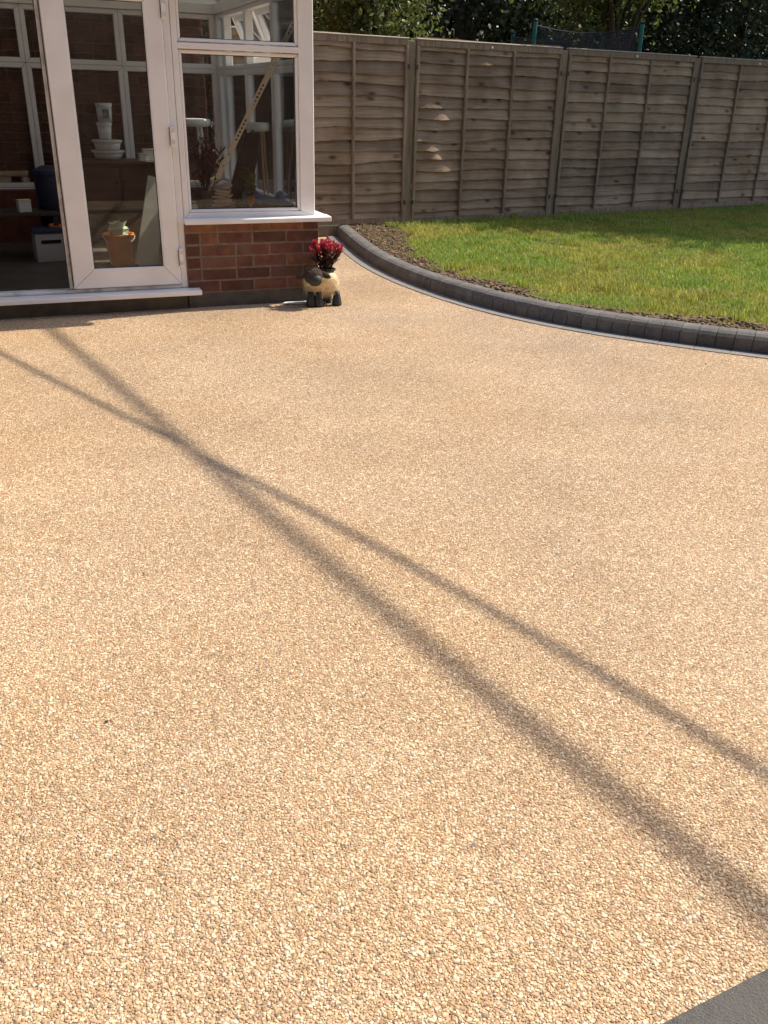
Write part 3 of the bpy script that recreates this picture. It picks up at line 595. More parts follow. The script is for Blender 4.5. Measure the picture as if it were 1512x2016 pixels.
# ================================================================== TREES beyond the fence
def leaves(P, size, up=.3):
    n_ = len(P); Rm = rotmats(n_); a = Rm[:, :, 0]; b = Rm[:, :, 1]; s = size * rng.uniform(.6, 1.3, n_)
    A = a * s[:, None] * .5; B = b * s[:, None] * .28
    nrm = np.cross(a, b) * (s * .08)[:, None]
    V = np.stack([P - A, P + B + nrm, P + A, P - B + nrm], 1).reshape(-1, 3); i4 = np.arange(n_)[:, None] * 4
    return V, np.concatenate([i4 + [0, 1, 2], i4 + [0, 2, 3]], 0)
def tree(name, label, base, H, crown, rad, nclump, nleaf, size, mat, group=None, tr_r=.12, seed=1, spread=.28):
    r = np.random.default_rng(seed); t = thing(name, label, 'tree', base, 0, group)
    d = r.normal(size=(nclump, 3)); d /= np.linalg.norm(d, axis=1)[:, None]; rad = np.array(rad); c = np.array(crown) - np.array(base)
    cl = c + d * (r.uniform(.25, 1, (nclump, 1)) ** .5) * rad
    tb = MB(); topz = c[2] + rad[2] * .3
    tp_ = [Vector((0, 0, -.2))] + [Vector((c[0] * f ** 1.5 + r.normal(0, .05), c[1] * f ** 1.5 + r.normal(0, .05), topz * f)) for f in (.25, .5, .75, 1)]
    tb.tube(tp_, [tr_r * 1.25, tr_r, tr_r * .8, tr_r * .55, tr_r * .25], 9)
    for q in cl[:: max(1, nclump // 14)]:
        f = r.uniform(.35, .8); s0 = tp_[0].lerp(tp_[-1], f); q = Vector(q); mid = s0.lerp(q, .5) + Vector((0, 0, .15))
        tb.tube([s0, mid, q], [tr_r * .4, tr_r * .25, tr_r * .08], 6)
    tb.build('trunk', 'bark', t, smooth=True)
    ci = r.integers(0, nclump, nleaf); sg = r.uniform(.6, 1.3, nclump)[:, None]
    P = cl[ci] + r.normal(size=(nleaf, 3)) * spread * sg[ci]
    V, F = leaves(P, size); tone = (r.uniform(.7, 1.3, nclump)[ci] * r.uniform(.7, 1.3, nleaf)); tone = np.repeat(np.stack([tone * r.uniform(.9, 1.2, nleaf), tone, tone], 1), 4, 0)
    npmesh('crown', V, F, mat, tone, t); return t
G = 'trees beyond the fence'
def gt(x, y, z): return Vector((x, y, z))
tree('garden_tree', 'light green leafy tree showing above the fence beside the conservatory', gt(-.2, 13.6, -.05), 5, gt(-.35, 13.3, 2.35), (.78, .7, .85), 30, 9000, .075, 'leaf_yellow', G, seed=2, spread=.20)
tree('garden_tree', 'yellow green tree with a dark trunk behind the trampoline', gt(3.75, 16.2, -.05), 6, gt(3.4, 16.0, 3.15), (.95, .9, .7), 28, 8000, .085, 'leaf_yellow', G, tr_r=.15, seed=3, spread=.22)
tree('evergreen_tree', 'dark dense evergreen between the two brighter trees', gt(1.3, 20, -.05), 7, gt(1.3, 20, 3.4), (2.6, 1.4, 3.2), 90, 20000, .13, 'leaf_dark', G, seed=4, spread=.36)
tree('evergreen_tree', 'dark dense evergreen standing past the padded trampoline poles', gt(7.2, 21, -.05), 7, gt(7.2, 21, 3.4), (3.0, 1.4, 3.2), 90, 20000, .13, 'leaf_dark', G, seed=5, spread=.36)
tree('evergreen_tree', 'dark dense evergreen filling the end of the fence away from the conservatory', gt(11, 19.5, -.05), 7, gt(11, 19.5, 3.6), (2.8, 1.6, 3.4), 90, 18000, .13, 'leaf_dark', G, seed=6, spread=.38)
tree('evergreen_tree', 'dark dense evergreen behind the light green tree and house', gt(-3.4, 19.0, -.05), 7, gt(-3.2, 19.0, 3.4), (2.6, 1.4, 3.2), 90, 18000, .13, 'leaf_dark', G, seed=7, spread=.38)
tree('broad_tree', 'broad tree overhanging the fence and shading the lawn beneath it', floc(9.2, .7, -.05), 7, floc(8.3, -.95, 5.3), (2.7, 1.9, 1.7), 80, 26000, .15, 'leaf_mid', None, tr_r=.17, seed=8, spread=.34)
tree('broad_tree', 'smaller tree beyond the fence whose branches reach over the top', floc(6.9, 1.6, -.05), 6, floc(6.5, -.3, 4.6), (2.3, 1.3, 1.1), 60, 18000, .14, 'leaf_mid', None, tr_r=.12, seed=9, spread=.28)
# a dense hedge closes the view far behind
P = np.stack([rng.uniform(-9, 22, 62000), rng.uniform(11.5, 14.0, 62000), rng.uniform(-.1, 1, 62000) ** .8 * 6], 1); P[:, 1] += .6 * np.sin(P[:, 0] * 1.1) + .5 * np.sin(P[:, 2] * 1.9 + P[:, 0])
V, F = leaves(P, .36); V = FO + V[:, :1] * FD + V[:, 1:2] * FN + np.c_[np.zeros((len(V), 2)), V[:, 2]]
hd = thing('hedge', 'tall dark hedge closing off the view far behind the fence', 'hedge', floc(6, 12.5, -.05))
ho = npmesh('foliage', V - np.array(hd.location), F, 'leaf_dark', np.repeat(rng.uniform(.6, 1.2, len(P)), 4), hd)
hs_ = MB()
for s_ in np.arange(-8, 22, 1.5): hs_.tube([floc(s_, 12.6, -.1) - hd.location, floc(s_ + .1, 12.7, 5.2) - hd.location], [.07, .02], 6)
hs_.build('stems', 'bark', hd)

# ================================================================== OVERHEAD CABLES (their shadows cross the patio)
cot = 1 / math.tan(R_(SUN_EL)); sh = np.array([math.cos(R_(SUN_AZ)), math.sin(R_(SUN_AZ))]) * cot
def cable(name, label, S, zA, zB, rad, tA, tB, seen):
    A, B = np.array(S[0]), np.array(S[1]); d = B - A; L = np.hypot(*d); nn_ = np.array([-d[1], d[0]]) / L; pts = []
    Q = np.array([gnd(*q)[:2] for q in seen]) - A; tq = Q @ d / L ** 2; oq = Q @ nn_; cf = np.polyfit(tq, oq, 3)
    for t in np.linspace(tA, tB, 60):
        f = (t - tA) / (tB - tA); z = zA + (zB - zA) * f; tc_ = min(max(t, 0), 1); p = A + d * t + sh * z + nn_ * np.polyval(cf, tc_) ; pts.append((*p, z))
    o = MB().tube(pts, rad, 8).build(name, 'cable', None, smooth=True); tag(o, label, 'cable', None); return pts
SEEN1 = [(0, 693), (85, 738), (160, 780), (270, 825), (320, 850), (400, 900), (500, 952), (650, 1022), (800, 1110), (1000, 1218), (1200, 1333), (1400, 1455), (1512, 1525)]
SEEN2 = [(90, 640), (150, 690), (230, 755), (330, 842), (450, 945), (560, 1045), (700, 1155), (850, 1275), (1000, 1390), (1200, 1540), (1400, 1705), (1512, 1800)]
S1 = ((-2.059, 4.58), (.821, 1.455)); S2 = ((-2.037, 5.181), (.682, 1.09))
RW0 = e0[:2] + en * 1.35                     # face of the house behind the dark border
def wall_t(S, z):
    A, B = np.array(S[0]), np.array(S[1]); return float((RW0 - A - sh * z).dot(en) / (B - A).dot(en))
def house_t(S, z):        # shadow parameter where the cable at height z meets the house behind the conservatory
    A, B = np.array(S[0]), np.array(S[1])
    for t in np.linspace(0, -6, 2400):
        p = A + (B - A) * t + sh * z; q = p - CO[:2]; u, v = q @ CU[:2], q @ CN[:2]
        if v > 2.62 and u < -.17: return t
    return -3.
cable('overhead_cable', 'thinner black overhead cable strung between the two houses above the patio', S1, 4.2, 4.0, .0155, house_t(S1, 4.2), wall_t(S1, 4.0), SEEN1)
cable('overhead_cable', 'thicker black overhead cable strung high between the two houses', S2, 7.2, 6.4, .0245, house_t(S2, 7.2), wall_t(S2, 6.4), SEEN2)
rh = thing('rear_house', 'red brick house wall facing the conservatory across the patio', 'house', (float(RW0[0]), float(RW0[1]), 0), math.atan2(ed[1], ed[0]))
RB = pm('house_brickwork', (.16, .075, .05), (.25, .13, .09), 7, .9, .4, 60)
rw_ = MB().box((-9, -7, -.05), (7, 0, 6.9)).build('wall', RB, rh)
MB().prism([(-7.4, 6.9), (.4, 6.9), (-3.5, 9.2)], 'x', -9.3, 7.3).build('roof', bpy.data.materials['roof_tiles'], rh)
DKG = pm('dark_window_glass', (.012, .014, .015), rough=.08)
for x0, x1, z0, z1 in ((-5.6, -3.6, .1, 2.15), (2.6, 4.2, .9, 2.1), (-5.2, -3.9, 3.9, 5.1), (2.7, 4.1, 3.9, 5.1)):
    wn_ = bpy.data.objects.new('window', None); COL.objects.link(wn_); wn_.parent = rh
    bars(wn_, 'y', x0, x1, z0, z1, .07, -.02, .03, 'upvc'); MB().box((x0 + .06, -.01, z0 + .06), (x1 - .06, .008, z1 - .06)).build('pane', DKG, wn_); MB().box(((x0 + x1) / 2 - .03, .0, z0 + .072), ((x0 + x1) / 2 + .03, .028, z1 - .072)).build('mullion', 'upvc', wn_, .003)

# ================================================================== SHEEP PLANTER
spx = thing('sheep_planter', 'straw sheep planter with dark head and four charcoal feet', 'planter', loc(-.025, -.125, 0), PHI - R_(6))
bl = MB(); bl.ell((0, 0, .145), (.118, .080, .082), 26, 16, lambda q, d: Vector((math.copysign(abs(d.x) ** .72, d.x) * .112, math.copysign(abs(d.y) ** .78, d.y) * .078, math.copysign(abs(d.z) ** .8, d.z) * .080)))
body = bl.build('body', 'straw', spx, smooth=True)
nn = 5200; d = rng.normal(size=(nn, 3)); d /= np.linalg.norm(d, axis=1)[:, None]; d = d[d[:, 2] < .75]; nn = len(d)
p0 = np.sign(d) * np.abs(d) ** np.array([.72, .78, .8]) * np.array([.110, .076, .078]) + np.array([0, 0, .145]); tan = np.stack([-d[:, 1] * .3, d[:, 0] * .3, -np.ones(nn)], 1) + rng.normal(0, .55, (nn, 3)); tip = p0 + d * rng.uniform(.004, .014, (nn, 1)) + tan * rng.uniform(.008, .026, (nn, 1)); sd_ = np.cross(d, tan); sd_ /= np.linalg.norm(sd_, axis=1)[:, None]
V = np.stack([p0 - sd_ * .0011, p0 + sd_ * .0011, tip], 1).reshape(-1, 3); F = np.arange(nn * 3).reshape(-1, 3)
tag(npmesh('fleece', V, F, pm('straw_strands', (.68, .53, .31), (.86, .72, .48), 25, .8, attr='tone', trans=.3), np.repeat(rng.uniform(.7, 1.15, nn), 3), body), kind='stuff')
hd_ = MB(); hd_.ell((-.070, -.082, .205), (.062, .060, .056), 22, 14, lambda q, dd: Vector((q.x, q.y - (.02 if dd.z < -.1 else 0) * abs(dd.z), q.z)))
head = hd_.build('head', 'coir', spx, smooth=True)
MB().ell((-.064, -.118, .182), (.048, .036, .040), 16, 10).build('muzzle', 'feet', head, smooth=True)
for sx_, rz in ((-1, .15), (1, -.4)):
    e = MB().ell((sx_ * .035, 0, 0), (.045, .014, .020), 12, 8).build('ear', 'coir', head, smooth=True); e.location = (-.070 + sx_ * .045, -.076, .222); e.rotation_euler = (0, R_(22 * sx_), rz)
for sx_ in (-1, 1): MB().ell((-.070 + sx_ * .026, -.134, .205), (.0045, .004, .0045), 8, 6).build('eye', 'black_plastic', head, smooth=True)
nn = 1500; d = rng.normal(size=(nn, 3)); d /= np.linalg.norm(d, axis=1)[:, None]; d = d[(d[:, 2] > -.3)]; nn = len(d)
p0 = d * np.array([.061, .059, .055]) + np.array([-.070, -.082, .205]); tip = p0 + d * rng.uniform(.003, .010, (nn, 1)) + rng.normal(0, .006, (nn, 3)); sd_ = np.cross(d, rng.normal(size=(nn, 3))); sd_ /= np.linalg.norm(sd_, axis=1)[:, None]
tag(npmesh('coir_hair', np.stack([p0 - sd_ * .001, p0 + sd_ * .001, tip], 1).reshape(-1, 3), np.arange(nn * 3).reshape(-1, 3), pm('coir_strand', (.10, .07, .045), (.2, .14, .09), 20, .8, attr='tone'), np.repeat(rng.uniform(.5, 1.3, nn), 3), head), kind='stuff')
for x, y in ((-.080, -.052), (-.030, -.062), (.055, .050), (.098, -.046)):
    f = MB().lathe([(.030, 0), (.032, .012), (.028, .040), (.021, .070), (.018, .095)], 16).build('foot', 'feet', spx, smooth=True); f.location = (x, y, 0)
    f.scale = (1.05, 1.25, 1)
# plant pushed into the planter
def plant(name, label, at, stems, height, spread, flower, leafm, potr=None, pothgt=0, potmat=None, cat='plant', seed=1, plume=.05, ls=.05, plen=1.):
    r = random.Random(seed); t = thing(name, label, cat, at, r.uniform(0, 6))
    if potr: MB().lathe([(potr * .72, 0), (potr * .95, pothgt * .82), (potr * 1.05, pothgt * .82), (potr * 1.08, pothgt), (potr * .95, pothgt), (potr * .9, pothgt * .85)], 20).build('pot', potmat, t, smooth=False)
    st_ = MB(); lf = MB(); fl = MB()
    for i in range(stems):
        a = r.uniform(0, 6.28); rd_ = r.uniform(.1, 1) * spread; h = height * r.uniform(.72, 1.05) * (1 - .2 * rd_ / spread)
        b0 = Vector((math.cos(a) * rd_ * .35, math.sin(a) * rd_ * .35, pothgt * .8)); b1 = Vector((math.cos(a) * rd_, math.sin(a) * rd_, pothgt * .8 + h))
        st_.tube([b0, b0.lerp(b1, .5) + Vector((0, 0, .01)), b1], .0022, 5)
        for k in range(9):
            f = r.uniform(.12, .95); c = b0.lerp(b1, f); la = r.uniform(0, 6.28); L = ls * r.uniform(.6, 1.2); dr = Vector((math.cos(la), math.sin(la), r.uniform(.3, 1.1))).normalized(); sdv = dr.cross(Vector((0, 0, 1))).normalized() * L * .17
            e = c + dr * L; mdl = c + dr * L * .5 + Vector((0, 0, .004)); lf.add([c, mdl + sdv, e, mdl - sdv], [(0, 1, 2), (0, 2, 3)])
        if flower:
            for k in range(26):
                f = r.random(); c = b1 + (b1 - b0).normalized() * (f * plume * plen - .012); rr_ = plume * .26 * (1.15 - f) ; la = r.uniform(0, 6.28); q = c + Vector((math.cos(la), math.sin(la), .4)) * rr_
                tpv = q + Vector((math.cos(la) * .4, math.sin(la) * .4, 1)) * plume * .22; sdv = Vector((-math.sin(la), math.cos(la), 0)) * plume * .07; fl.add([c, q + sdv, tpv, q - sdv], [(0, 1, 2), (0, 2, 3)])
    st_.build('stems', leafm, t); lf.build('leaves', leafm, t)
    if flower: fl.build('flowers', flower, t)
    return t
plant('celosia_plant', 'crimson plume flowers with dark stems growing out of the sheep planter', loc(.012, -.115, .172), 34, .175, .105, 'crimson', 'plum_leaf', .062, .06, 'black_plastic', seed=4, plume=.056, ls=.062)
# torn white board under the sheep
bd = tag(MB().prism([(-.30, .01), (-.18, -.012), (-.10, -.004), (.10, -.02), (.12, .07), (-.06, .075), (-.16, .045), (-.27, .05)], 'z', 0, .006).build('white_offcut', pm('white_card', (.66, .66, .62), (.74, .74, .70), 6, .8), None, .001), 'torn white board offcut lying under the sheep planter', 'board')
bd.location = loc(.02, -.10, .003); bd.rotation_euler = (0, 0, PHI - R_(4))

# ================================================================== stray chips on the patio
chip = {}
V_, F_ = stones(np.zeros((1, 3)), np.array([[.008, .006, .004]]))
cm = bpy.data.meshes.new('dark_chip'); cm.from_pydata([tuple(map(float, q)) for q in V_], [], [tuple(map(int, q)) for q in F_]); cm.materials.append(pm('dark_chip', (.04, .036, .032), (.07, .06, .05), 60, .8))
for px, py in ((283, 1130), (553, 1533), (930, 712), (1390, 716), (700, 1230), (1140, 1065), (210, 1420)):
    p = gnd(px, py, .002); o = tag(obj('stone_chip', cm), 'small dark stone chip lying loose on the pale patio gravel', 'stone', 'loose dark chips on the patio'); o.location = (p[0], p[1], .003); o.rotation_euler = (0, 0, random.uniform(0, 6)); k_ = random.uniform(.35, .7); o.scale = (k_, k_, k_)
# ================================================================== DAISIES
dm_p = MB()
for k in range(9):
    a = k * 2 * math.pi / 9; c, s = math.cos(a), math.sin(a); dm_p.add([(0, 0, .03), (c * .006 - s * .003, s * .006 + c * .003, .031), (c * .0125, s * .0125, .033), (c * .006 + s * .003, s * .006 - c * .003, .031)], [(0, 1, 2, 3)])
me_p = dm_p.mesh('petals'); me_p.materials.append(pm('daisy_petal', (.80, .80, .76), rough=.7))
me_c = MB().ell((0, 0, .032), (.0036, .0036, .002), 8, 5).mesh('centre'); me_c.materials.append(pm('daisy_centre', (.6, .42, .03), rough=.7))
me_s = MB().tube([(0, 0, -.01), (0, 0, .031)], .0011, 5).mesh('stalk'); me_s.materials.append(MT['green_leaf'])
DP = [(778, 473), (785, 478), (771, 478), (764, 471), (802, 482), (829, 458), (876, 444), (886, 446), (917, 453), (923, 443), (931, 441), (957, 437), (973, 450), (979, 439), (1064, 448), (1081, 443), (1314, 429), (1330, 434), (1349, 421), (1412, 417), (1428, 426), (1261, 450), (1180, 436), (1159, 437),
      (1051, 502), (1054, 518), (1053, 527), (1121, 533), (1131, 536), (1135, 532), (1179, 512), (1186, 520), (1194, 514), (1167, 572), (1172, 571), (1178, 573), (1184, 571), (1197, 570), (1325, 502), (1332, 501), (1345, 499), (1382, 509), (1402, 516), (1425, 516), (1193, 511), (1415, 541), (1270, 575), (974, 515), (1003, 513)]
for i, (px, py) in enumerate(DP):
    p = gnd(px, py, .10); D, _ = kdist([p[:2]])
    d0 = thing('daisy', 'tiny white daisy growing in the lawn', 'daisy', (p[0], p[1], float(lawn_z(p[None, :2], D)[0])), random.uniform(0, 6), 'daisies in the lawn')
    for nme, me in (('stalk', me_s), ('petals', me_p), ('centre', me_c)): obj(nme, me, None, d0)
    d0.rotation_euler = (-.35 + random.uniform(-.2, .2), random.uniform(-.2, .2), 0); sc = random.uniform(.8, 1.25); d0.scale = (sc,) * 3

# ================================================================== THINGS INSIDE THE CONSERVATORY
def T(name, label, cat, u, v, z, rz=0, group=None): return thing(name, label, cat, loc(u, v, z), PHI + rz, group)
WB = .583
plant('red_leaved_plant', 'dark red leafy pot plant inside the window beside the folded cloths', loc(-.68, .25, WB), 26, .34, .13, None, pm('burgundy_leaf', (.06, .014, .02), (.13, .03, .035), 20, .5, trans=.2), .085, .12, 'black_plastic', cat='plant', seed=8, ls=.075)
# folded cloths
fc = T('cloth_pile', 'rumpled pile of folded grey cloths on the window board', 'cloths', -.585, .19, WB, .2)
for k in range(7):
    r_ = random.Random(k + 40); zc = .012 + k * .022
    MB().ell((r_.uniform(-.012, .012), 0, zc), (.088 - .006 * k, .075, .016), 20, 8, lambda q, d: Vector((q.x, q.y, q.z + .012 * math.sin(q.x * 40 + k) * (1 if d.x > 0 else .4) - .10 * max(0, q.x)))).build('folded_cloth', pm('grey_cloth', (.52, .50, .46), (.66, .64, .60), 30, .95, .4, 90) if k == 0 else bpy.data.materials['grey_cloth'], fc, smooth=True)
# black upright bag
bg_ = T('black_case', 'tall black soft case leaning upright inside the window', 'case', -.475, .315, WB, -.1)
cq = MB().add([(x + (.30 * z), y, z) for z, w_ in ((0, .060), (.15, .066), (.32, .062), (.44, .050), (.462, .034)) for x, y in ((-w_, -.04), (w_, -.04), (w_, .04), (-w_, .04))],
    [(i * 4 + j, i * 4 + (j + 1) % 4, i * 4 + 4 + (j + 1) % 4, i * 4 + 4 + j) for i in range(4) for j in range(4)] + [(0, 3, 2, 1), (16, 17, 18, 19)])
cq.build('body', pm('black_fabric', (.012, .012, .013), (.022, .021, .022), 30, .8, .3, 90), bg_, .012, 3, True)
MB().tube([(.10, 0, .44), (.13, -.01, .475), (.16, 0, .445)], .006, 6).build('handle', 'black_plastic', bg_)
# perforated metal strip
ps = thing('perforated_strip', 'long white perforated metal strip leaning diagonally inside the window', 'strip', loc(-.72, .235, WB), 0)
a_ = Vector((-.555, .18, .70)); b_ = Vector((-.055, .115, 1.76)); rootp = ps.location.copy()
a_ = Vector((-.72, .235, WB)); dirv = (b_ - a_); LN = dirv.length; sb = MB(); W_ = .017; k = 0; x = 0
while x < LN:
    hole = (k // 8) % 2 == 1 or True
    sb.box((x, -W_, 0), (min(x + .012, LN), W_, .0025)); 
    if (k % 9) < 6:
        sb.box((x + .012, -W_, 0), (min(x + .026, LN), -W_ * .35, .0025)); sb.box((x + .012, W_ * .35, 0), (min(x + .026, LN), W_, .0025))
    else: sb.box((x + .012, -W_, 0), (min(x + .026, LN), W_, .0025))
    x += .026; k += 1
so_ = sb.build('strip', pm('white_painted_metal', (.70, .70, .64), rough=.35), ps)
ux = dirv.normalized(); nrm = Vector((0, -1, 0)); nrm = (nrm - ux * nrm.dot(ux)).normalized(); uy = nrm.cross(ux); ml = Matrix((ux, uy, nrm)).transposed().to_4x4(); ml.translation = a_
so_.matrix_local = Matrix.Translation(-rootp) @ Matrix.Translation(Vector(CO)) @ Matrix.Rotation(PHI, 4, 'Z') @ ml
plant('green_pot_plant', 'small green plant in a terracotta pot on the window board', loc(-.40, .20, WB), 9, .20, .05, None, 'green_leaf', .036, .085, pm('terracotta', (.38, .16, .085), (.48, .23, .14), 20, .8), cat='plant', seed=12, ls=.05)
def shoe(name, label, u, v, z, rz, mat, sc=1):
    t = T(name, label, 'shoe', u, v, z, rz, 'blue shoes on the window board'); L = .24; sec = []
    prof_ = [(0, .030, .070), (.02, .036, .088), (.06, .036, .082), (.09, .035, .066), (.13, .042, .055), (.18, .046, .044), (.22, .036, .034), (.24, .014, .022)]
    vs = []; n_ = 12
    for x_, w_, h_ in prof_:
        for j in range(n_):
            a = 2 * math.pi * j / n_; vs.append((x_ - L / 2, w_ * math.cos(a) * (1 if math.sin(a) < .2 else .8), .016 + max(0, math.sin(a)) * (h_ - .016)))
    fs = [(i * n_ + j, i * n_ + (j + 1) % n_, (i + 1) * n_ + (j + 1) % n_, (i + 1) * n_ + j) for i in range(len(prof_) - 1) for j in range(n_)] + [tuple(range(n_)), tuple((len(prof_) - 1) * n_ + j for j in range(n_))]
    MB().add(vs, fs).build('upper', mat, t, smooth=True)
    sv = [(x_ - L / 2, sg * (w_ + .003), zz) for x_, w_, h_ in prof_ for sg in (-1, 1) for zz in (0, .018)]
    sf = [(i * 4 + a, i * 4 + b2, i * 4 + 4 + b2, i * 4 + 4 + a) for i in range(len(prof_) - 1) for a, b2 in ((0, 1), (1, 3), (3, 2), (2, 0))] + [(0, 1, 3, 2), (28, 29, 31, 30)]
    MB().add(sv, sf).build('sole', 'black_plastic', t)
    for k in range(3): MB().tube([(.0 + .02 * k - .02, -.028, .066 - .006 * k), (.0 + .02 * k - .02, 0, .074 - .007 * k), (.0 + .02 * k - .02, .028, .066 - .006 * k)], .003, 5).build('lace', 'white_plastic', t)
    t.scale = (sc,) * 3
BLU = pm('shiny_blue_shoe', (.07, .20, .45), (.14, .32, .60), 12, .25, coat=.5)
shoe('shoe', 'shiny blue shoe lying beside the terracotta pot', -.285, .20, WB, -.25, BLU, 1.4)
shoe('shoe', 'shiny blue shoe tucked in the corner by the frame', -.16, .30, WB, 1.2, BLU, 1.3)
# stools
def stool(label, u, v, legm, H=.97, k_=1.):
    t = T('stool', label, 'stool', u, v, .12); MB().lathe([(.001, H - .055), (.13, H - .055), (.15, H - .045), (.155, H - .02), (.145, H), (.001, H)], 28, cap=False).build('seat', 'white_plastic', t, smooth=True)
    for k in range(4):
        a = R_(45 + 90 * k); MB().tube([(math.cos(a) * .17, math.sin(a) * .17, 0), (math.cos(a) * .09, math.sin(a) * .09, H - .055)], .014, 8).build('leg', legm, t)
    MB().tube(ring(.125, .35, 24), .009, 6).build('foot_ring', legm, t); t.scale = (k_, k_, 1)
stool('tall white topped stool with white legs standing inside the window', -.50, 1.62, 'white_plastic')
stool('tall white topped stool with wooden legs behind the black case', -.185, .80, pm('pale_wood', (.36, .22, .12), (.45, .3, .17), 6, .6), k_=.55)
# sideboard with stacked tubs
u0, _, zt = onv(165, 318, 1.9); u1, _, zb = onv(312, 430, 1.9)
sbd = T('sideboard', 'brown wooden sideboard standing behind the glazed door', 'sideboard', (u0 + u1) / 2, 2.1, .12)
hw = (u1 - u0) / 2 + .06; WD = pm('brown_wood', (.06, .032, .018), (.10, .055, .03), 4, .5, .1, 20, stretch=(1, 6, 6))
MB().box((-hw, -.18, .26), (hw, .18, zt - .12 - .025)).build('carcass', WD, sbd, .004); MB().box((-hw - .02, -.2, zt - .144), (hw + .02, .2, zt - .12)).build('top', WD, sbd, .004)
for sx_ in (-1, 1):
    MB().box((sx_ * hw / 2 - hw * .46, -.196, .29), (sx_ * hw / 2 + hw * .46, -.182, zt - .17)).build('door', WD, sbd, .004)
    for sy in (-1, 1): MB().box((sx_ * (hw - .03) - .02, sy * .15 - .02, 0), (sx_ * (hw - .03) + .02, sy * .15 + .02, .258)).build('leg', WD, sbd, .003)
    MB().ell((sx_ * .03, -.205, .5), (.012, .012, .012), 10, 6).build('knob', 'metal_dark', sbd)
def tub(label, px0, px1, py0, py1, v, z=None, dark=True, taper=.9):
    a = onv(px0, py1, v); b2 = onv(px1, py0, v); r_ = (b2[0] - a[0]) / 2; h_ = b2[2] - a[2]; t = T('plastic_tub', label, 'tub', (a[0] + b2[0]) / 2, v, a[2] if z is None else z, random.uniform(-.4, .4))
    MB().lathe([(r_ * taper * .9, 0), (r_ * .92, h_ * .82), (r_ * .92, h_ * .84)], 24).build('body', 'white_plastic', t, smooth=True); MB().lathe([(r_, h_ * .845), (r_, h_), (r_ * .9, h_)], 24).build('lid', 'white_plastic', t)
    if dark: MB().prism([(-r_ * .35, h_ * .2), (r_ * .5, h_ * .2), (r_ * .5, h_ * .7), (-r_ * .35, h_ * .7)], 'y', -r_ * .94, -r_ * .80).build('label_patch', pm('grey_label', (.16, .15, .15), (.35, .33, .32), 30, .6), t)
    return a[2], b2[2]
zt_ = zt
def stack(v):
    z = zt_
    for lab, w_, h_, dk, tp2 in (('shallow white basin at the bottom of the stack on the sideboard', 55, 15, False, .8), ('wide white lidded tub above the shallow basin on the sideboard', 50, 16, False, .85), ('small white tub between the wide tub and the labelled tub', 25, 27, False, .85), ('white tub with a grey label, topmost on the sideboard stack', 27, 29, True, .95)):
        sc = 1731 / 8.15; r_ = w_ / sc / 2; h_ = h_ / sc; uu = onv(212, 300, v)[0] + random.uniform(-.012, .006)
        t = T('plastic_tub', lab, 'tub', uu, v, z + .001, random.uniform(-.3, .3))
        MB().lathe([(r_ * tp2 * .9, 0), (r_ * .93, h_ * .80)], 24).build('body', 'white_plastic', t, smooth=True); MB().lathe([(r_, h_ * .805), (r_, h_), (r_ * .9, h_)], 24).build('lid', 'white_plastic', t)
        if dk: MB().prism([(-r_ * .2, h_ * .2), (r_ * .6, h_ * .2), (r_ * .6, h_ * .7), (-r_ * .2, h_ * .7)], 'y', -r_ * 1.0, -r_ * .72).build('label_patch', pm('grey_label', (.10, .10, .10), (.30, .29, .28), 30, .6), t)
        z += h_ + .002
stack(2.1)
for lab, px, w_, h_ in (('small white carton standing at the end of the sideboard', 294, .10, .075), ('low cream carton in front of the white carton on the sideboard', 279, .06, .045)):
    uu = onv(px, 312, 2.02)[0]; t = T('carton', lab, 'carton', uu, 2.02 if w_ > .08 else 1.96, zt_ + .001, .1); MB().box((-w_ / 2, -.03, 0), (w_ / 2, .03, h_)).build('box', 'white_plastic', t, .003); MB().box((-w_ / 2 - .002, -.032, h_ + .001), (w_ / 2 + .002, .032, h_ + .012)).build('lid', pm('cream_card', (.62, .52, .36), rough=.8), t, .002)
# orange bucket with crumpled green paper
ob = T('orange_bucket', 'orange plastic bucket on the floor behind the glazed door', 'bucket', *onv(235, 480, 1.08)[:1], 1.08, .12)
ORG = pm('orange_plastic', (.86, .21, .015), (.90, .27, .03), 8, .45)
MB().lathe([(.075, 0), (.105, .20), (.112, .20), (.112, .212), (.100, .212), (.070, .01)], 24, cap=False).build('body', ORG, ob, smooth=True); MB().lathe([(.001, .004), (.074, .004), (.074, .012), (.001, .012)], 20).build('base', ORG, ob)
MB().tube([(.112 * math.cos(a), -.02 - .05 * math.sin(a), .20 - .06 * math.sin(a)) for a in np.linspace(0, math.pi, 12)], .004, 6).build('handle', 'white_plastic', ob)
cp = T('crumpled_paper', 'crumpled pale green paper stuffed in the orange bucket', 'paper', onv(235, 480, 1.08)[0], 1.08, .30)
MB().ell((0, 0, .05), (.075, .07, .055), 14, 10, lambda q, d: q * (1 + .35 * math.sin(q.x * 130 + 2) * math.cos(q.y * 150) + .2 * math.sin(q.z * 170))).build('sheet', pm('pale_green_paper', (.42, .52, .33), (.62, .68, .48), 12, .85), cp)
# leaning white boards
lb = T('white_board', 'pale foam board leaning beside the orange bucket', 'board', -1.02, .92, .121); o = MB().box((-.075, 0, 0), (.075, .02, .62)).build('sheet', pm('pale_board', (.55, .54, .44), (.62, .60, .50), 5, .8), lb, .002); o.rotation_euler = (R_(-10), R_(15), 0)
lb2 = T('white_board', 'shorter pale board leaning across the taller foam board', 'board', -1.06, .83, .121); o = MB().prism([(-.03, 0), (.06, .02), (.09, .30), (.05, .36)], 'y', 0, .012).build('sheet', bpy.data.materials['pale_board'], lb2, .002); o.rotation_euler = (R_(-8), R_(14), 0)
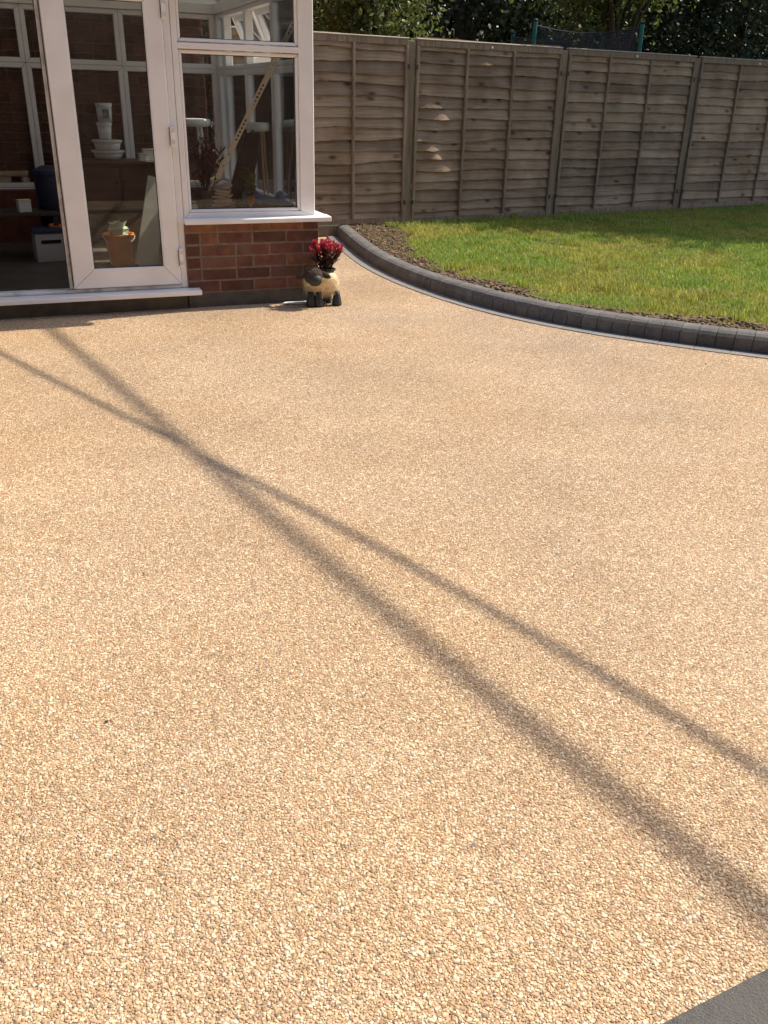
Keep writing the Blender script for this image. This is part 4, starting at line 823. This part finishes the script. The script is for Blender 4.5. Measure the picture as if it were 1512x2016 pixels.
# things seen through the open leaf
bb = T('blue_bin', 'tall dark blue bin standing inside the open doorway', 'bin', onv(104, 380, 1.7)[0], 1.7, .12); BL2 = pm('dark_blue_plastic', (.02, .035, .08), rough=.5)
MB().lathe([(.10, 0), (.125, .55), (.125, .57), (.001, .572)], 24).build('body', BL2, bb, smooth=True); MB().lathe([(.132, .573), (.132, .60), (.06, .63), (.001, .635)], 24, cap=False).build('lid', BL2, bb)
cb = T('storage_box', 'white box with dark lettering band on the floor inside the doorway', 'box', onv(98, 478, 1.35)[0], 1.35, .12, .1)
MB().box((-.11, -.09, 0), (.11, .09, .20)).build('body', 'white_plastic', cb, .004); MB().box((-.12, -.10, .202), (.12, .10, .225)).build('lid', BL2, cb, .003); MB().box((-.07, -.0935, .13), (.07, -.091, .155)).build('lettering_band', 'metal_dark', cb)
tb_ = T('low_table', 'low dark table inside the open doorway', 'table', onv(40, 462, 1.6)[0], 1.6, .12, .05)
MB().box((-.28, -.18, .30), (.28, .18, .325)).build('top', pm('dark_wood', (.035, .025, .02), (.06, .045, .035), 6, .5), tb_, .004)
for sx_ in (-1, 1):
    for sy in (-1, 1): MB().box((sx_ * .25 - .018, sy * .15 - .018, 0), (sx_ * .25 + .018, sy * .15 + .018, .298)).build('leg', bpy.data.materials['dark_wood'], tb_, .003)
sc_ = T('carton', 'small white carton on the low dark table', 'carton', onv(55, 462, 1.5)[0], 1.5, .446, .3); MB().box((-.045, -.03, 0), (.045, .03, .075)).build('box', 'white_plastic', sc_, .003); MB().box((-.047, -.032, .076), (.047, .032, .088)).build('lid', bpy.data.materials['cream_card'], sc_, .002)
o2 = T('orange_bucket', 'second orange bucket beside the white storage box', 'bucket', onv(122, 470, 1.45)[0] + .02, 1.5, .12)
MB().lathe([(.07, 0), (.10, .22), (.107, .22), (.107, .232), (.095, .232), (.065, .01)], 24, cap=False).build('body', ORG, o2, smooth=True); MB().lathe([(.001, .004), (.069, .004), (.069, .012), (.001, .012)], 20).build('base', ORG, o2)
print('objects', len(bpy.data.objects))
